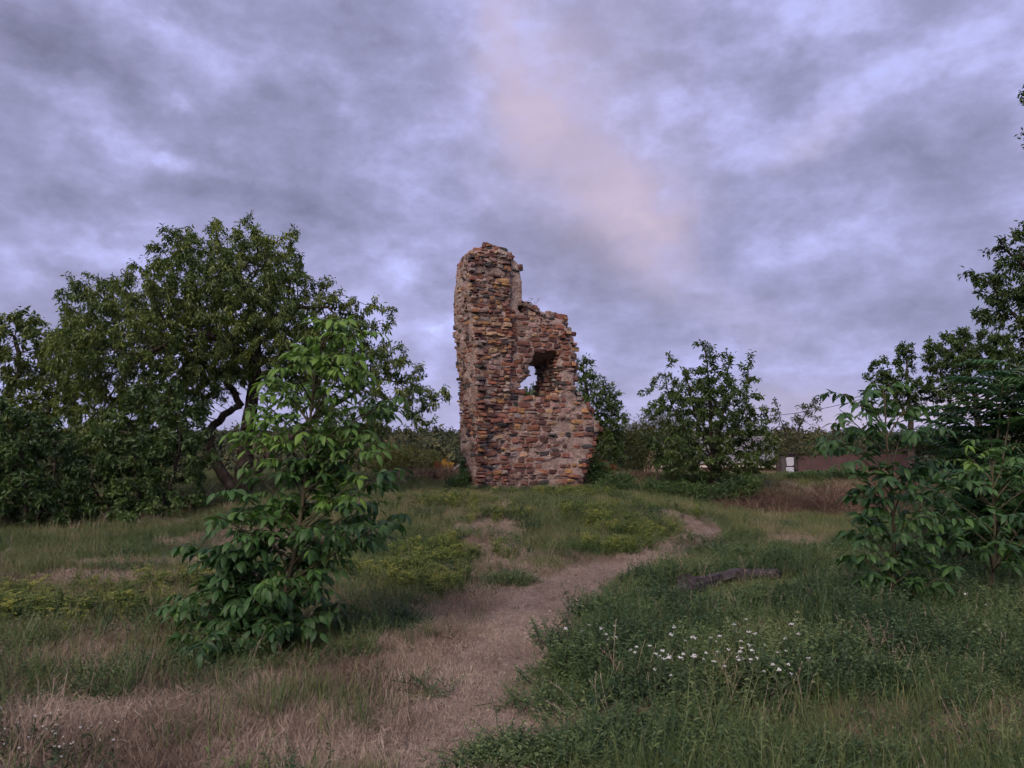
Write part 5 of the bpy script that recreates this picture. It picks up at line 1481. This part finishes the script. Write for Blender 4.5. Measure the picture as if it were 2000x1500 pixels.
    for q in range(5):
        mb = MB()
        for i in range(6):
            b = np.array([r.normal(0, .07), r.normal(0, .07), 0]); e = b + [r.normal(0, .05), r.normal(0, .05), r.uniform(.16, .30)]
            mb.tube([b, (b + e) / 2, e], .0028, 3, .1)
            umbel(mb, e, .035, r, 7, r.uniform(.45, 1), .008)
            for q2 in range(3):
                az = r.uniform(0, 6.28); p = b + (e - b) * r.uniform(.6, .9); o = p + .045 * np.array([math.cos(az), math.sin(az), .7]); mb.tube([p, o], .002, 3, .1); umbel(mb, o, .022, r, 4, r.uniform(.4, .95), .007)
            P = b + (e - b) * r.uniform(.1, .8, (6, 1)); D = nrm(r.normal(size=(6, 3)) * [1, 1, .3]); bake_leaves(mb, P, D, np.tile([0, 0, 1.], (6, 1)), np.full(6, .08), np.full(6, .025), np.full(6, .15))
        srcs.append(mb.mesh('yellow_flower', M_YF))
    X, Y = [], []
    for (u, v, a, b, n) in [(970, 1010, .6, .7, 40), (1245, 1045, .7, .9, 90), (1215, 1080, .5, .6, 60), (1090, 968, 1.3, .8, 90), (840, 1085, .5, .7, 60), (800, 1130, .7, .7, 60), (870, 1100, .4, .5, 30), (845, 1155, .5, .5, 40), (120, 1170, 1.2, .5, 50), (60, 1210, .9, .5, 50), (345, 1150, .5, .5, 30),
                            (960, 1095, .7, .4, 18), (1150, 1010, .8, .9, 50), (1300, 1000, 1.0, .6, 40), (870, 985, .9, .8, 50), (200, 1210, 1.0, .5, 30), (1050, 940, 2.2, .5, 60), (620, 1120, .5, .5, 20)]:
        g = gp(u, v); X.append(r.normal(g[0], a * .6, n)); Y.append(r.normal(g[1], b * .6, n))
    x, y = np.concatenate(X), np.concatenate(Y); d, p = dryness(x, y); k = (p < .45) & (r.random(len(x)) < .7); x, y = x[k], y[k]; n = len(x)
    place('yellow_flowers', 'drifts of yellow-green flowering weeds on the mound and the left meadow', srcs, x, y, r.uniform(.6, 1.1, n), .45 + r.normal(0, .18, n), r, .1, 'wildflowers')
    # heap of dead plants on the bank
    M_DEAD = inst_mat('dead_stems', [(0.0, (0.075, 0.048, 0.037)), (0.4, (0.15, 0.098, 0.072)), (0.7, (0.25, 0.175, 0.125)), (1.0, (0.38, 0.28, 0.2))], .85, .1)
    srcs = [tuft(M_DEAD, 22, .36, .2, .014, 1.1, r, 'dead_stalks', (0, .7)) for _ in range(5)]
    X, Y, T = [], [], []
    for (u, v, dd, a, b, n, t_) in [(1600, 965, 22.8, 2.0, 1.0, 1500, .22), (1530, 965, 22.4, 1.5, .9, 1100, .18), (1480, 975, 22.0, .9, .6, 320, .18), (1650, 985, 22.2, 1.2, .6, 500, .3), (1690, 960, 23.4, 1.1, .8, 420, .5), (1740, 945, 24, 1.2, .7, 300, .45), (860, 940, 25.6, .9, .5, 220, .5), (790, 935, 26.2, 1.2, .4, 160, .35), (1250, 935, 25.5, 1.0, .5, 160, .3), (1800, 940, 25, 1.6, .8, 300, .2)]:
        c = at(u, v, dd); X.append(r.normal(c[0], a * .55, n)); Y.append(r.normal(c[1], b * .55, n)); T.append(np.full(n, t_))
    x, y, t_ = map(np.concatenate, (X, Y, T)); n = len(x)
    place('dead_plants', 'matted brown heap of dead cut plants on the bank at the right', srcs, x, y, r.uniform(.4, 1.1, n) * (.3 + 1.3 * fbm(x * 1.2, y * 1.2, 0, 63, 3)), t_ + .8 * (fbm(x * 1.5, y * 1.5, 0, 64, 3) - .5) + r.normal(0, .14, n), r, .6, 'dead plants')
    # litter trodden into the path: twigs, clods and chips of stone
    M_CHIP = inst_mat('path_chip', [(0.0, (0.06, 0.046, 0.04)), (0.5, (0.19, 0.145, 0.12)), (1.0, (0.36, 0.30, 0.26))], .9, .0)
    srcs = []
    for q in range(6):
        mb = MB()
        if q < 4:
            V, f3, f4 = stone_geo(6, .05, .035, .006, .014, r); mb.add(V, f3, f4, .5)
        else:
            mb.tube([(0, 0, .004), (.05, .01, .008), (.11, -.01, .004)], .0028, 4, .2)
        srcs.append(mb.mesh('path_chip', M_CHIP))
    x, y = candidates(15000, 3.3, 16, r); d, p = dryness(x, y); k = r.random(len(x)) < .55 * p * (.3 + fbm(x * 1.8, y * 1.8, 0, 67, 2)); x, y = x[k], y[k]; n = len(x)
    place('path_litter', 'small chips, clods and twigs trodden into the dry footpath', srcs, x, y, r.uniform(.25, .95, n) ** 1.5, r.uniform(0, 1, n), r, .2, 'litter')
    # weeds and long grass crowding the foot of the ruin
    srcs = [tuft(M_GRASS, 20, .24, .12, .007, .5, r, 'foot_grass', (0, 1), 3) for _ in range(4)] + [leafy_weed(M_WEED, 7, .26, .12, .055, r, .5) for _ in range(3)]
    n = 420; s_ = r.uniform(-.7, 3.9, n); o_ = np.abs(r.normal(0, .28, n)) + .03
    P = T0 + s_[:, None] * TT + o_[:, None] * TN
    place('foot_weeds', 'grass and weeds crowding the foot of the ruin', srcs, P[:, 0], P[:, 1], r.uniform(.4, 1.1, n) * (1.1 - .6 * np.clip(o_, 0, 1)), .4 + r.normal(0, .2, n), r, .2, 'weeds')
    # rank grass on the bank and along its crest
    srcs = [tuft(M_GRASS, 26, .22, .2, .009, .5, r, 'bank_grass') for _ in range(5)]
    x = r.uniform(-24, 26, 9000); y = r.uniform(21.5, 34, 9000); n = len(x)
    place('bank_grass', 'rough grass along the bank behind the ruin', srcs, x, y, r.uniform(.6, 1.3, n), .32 + .8 * (fbm(x * .5, y * .5, 0, 44, 3) - .4), r, .15, 'grass')
build_cover()

# ------------------------------------------------------------------ single flowers and clumps
def yarrow():
    r = np.random.default_rng(95)
    Ms = plain_mat('yarrow_stem', (.04, .06, .03), (.06, .08, .04), 20, .8, .1); Mf = plain_mat('white_floret', (.46, .46, .45), (.58, .58, .57), 40, .8, .1)
    protos = []
    for q in range(4):
        st = MB(); b = np.zeros(3); e = np.array([r.normal(0, .03), r.normal(0, .03), .34]); st.tube([b, (b + e) / 2, e], [.0035, .003, .0025], 4)
        for k in range(5):
            az = r.uniform(0, 6.28); o = e + [.014 * math.cos(az), .014 * math.sin(az), .018]; st.tube([e - [0, 0, .03], o], .0015, 3)
        for k in range(6):
            p = e * r.uniform(.15, .8); bake_leaves(st, p[None], nrm(r.normal(size=(1, 3)) + [0, 0, .4]), np.array([[0, 0, 1.]]), np.array([.09]), np.array([.02]), np.array([.3]))
        hd = MB(); umbel(hd, e + [0, 0, .02], .014, r, 12, .5, .0052)
        protos.append((st.mesh('stem', Ms), hd.mesh('flower_head', Mf)))
    def put(g, spots, label, group):
        k = g or 1.0
        for (x, y) in spots:
            st, hd = protos[int(r.integers(0, 4))]
            s = r.uniform(.75, 1.15) * k
            o = empty('yarrow', (x, y, float(hgt(x, y))), label, 'wildflower', group)
            o.scale = (s, s, s); o.rotation_euler = (r.normal(0, .12), r.normal(0, .12), r.uniform(0, 6.28))
            link('stem', st, o); link('flower_head', hd, o)
    sp = []
    for (u, v, su, sv, n) in [(1180, 1270, 35, 12, 9), (1290, 1325, 45, 22, 14), (1380, 1320, 55, 20, 18), (1470, 1320, 40, 22, 14), (1520, 1345, 25, 14, 8), (1340, 1290, 40, 14, 5), (1545, 1295, 25, 10, 4), (1440, 1245, 30, 8, 4)]:
        for _ in range(n):
            g = gp(r.normal(u, su * .95), r.normal(v, sv * 1.0) + 55); sp.append((g[0], g[1]))
    put(None, sp, 'white flat-topped yarrow flower rising from the dark weeds right of the path', 'yarrow in the weeds right of the path')
    sp = []
    for _ in range(46):
        g = gp(r.normal(120, 100), r.normal(1475, 40)); sp.append((g[0], g[1]))
    put(.48, sp, 'small white yarrow flower low in the dry grass at the bottom left', 'yarrow in the bottom left corner')
    sp = [tuple(gp(u, v)[:2]) for u, v in [(1905, 1245), (1930, 1248), (1755, 1150), (1780, 1170)]]
    put(None, sp, 'stray white yarrow flower in the weeds under the dark right sapling', 'stray yarrow under the right sapling')
yarrow()
def wall_top_plants():
    r = np.random.default_rng(97)
    i = int(round((fpx(1052, 597)[0] - gs[0]) / VS))
    for name, label, u0, u1, n, h in [('grass_tuft', 'dry grass sprouting on the broken top of the lower wall', 1036, 1075, 60, .16), ('dead_flower', 'thin dead flower stalks standing on the broken wall top', 1044, 1062, 5, .34)]:
        mb = MB(); o0 = None
        for k in range(n):
            s = fpx(r.uniform(u0, u1), 595)[0]; b = r.uniform(.25, .9)
            i = int(np.clip(round((s - gs[0]) / VS), 0, len(gs) - 1)); kk = int(round((b - gb[0]) / VS)); c = VOX[i, :, kk]
            if not c.any(): continue
            p = tw(np.array(s), np.array(gz[len(c) - 1 - np.argmax(c[::-1])]), np.array(b))
            if o0 is None: o0 = p
            if name == 'grass_tuft': blade(mb, p, r.uniform(0, 6.28), h * r.uniform(.4, 1.2), .006, r.normal(0, .5), r.uniform(.4, 1))
            else:
                az = r.uniform(-.4, .8); e = p + [h * .5 * math.cos(az), 0, h * r.uniform(.7, 1.1)]; mb.tube([p, (p + e) / 2 + [-.03, 0, .03], e], .004, 3, .6); umbel(mb, e, .03, r, 5, .2, .012)
        tag(link(name, mb.mesh(name, M_STRAW, False, o0), None, o0), label, 'dry grass' if name == 'grass_tuft' else 'dead flower')
wall_top_plants()
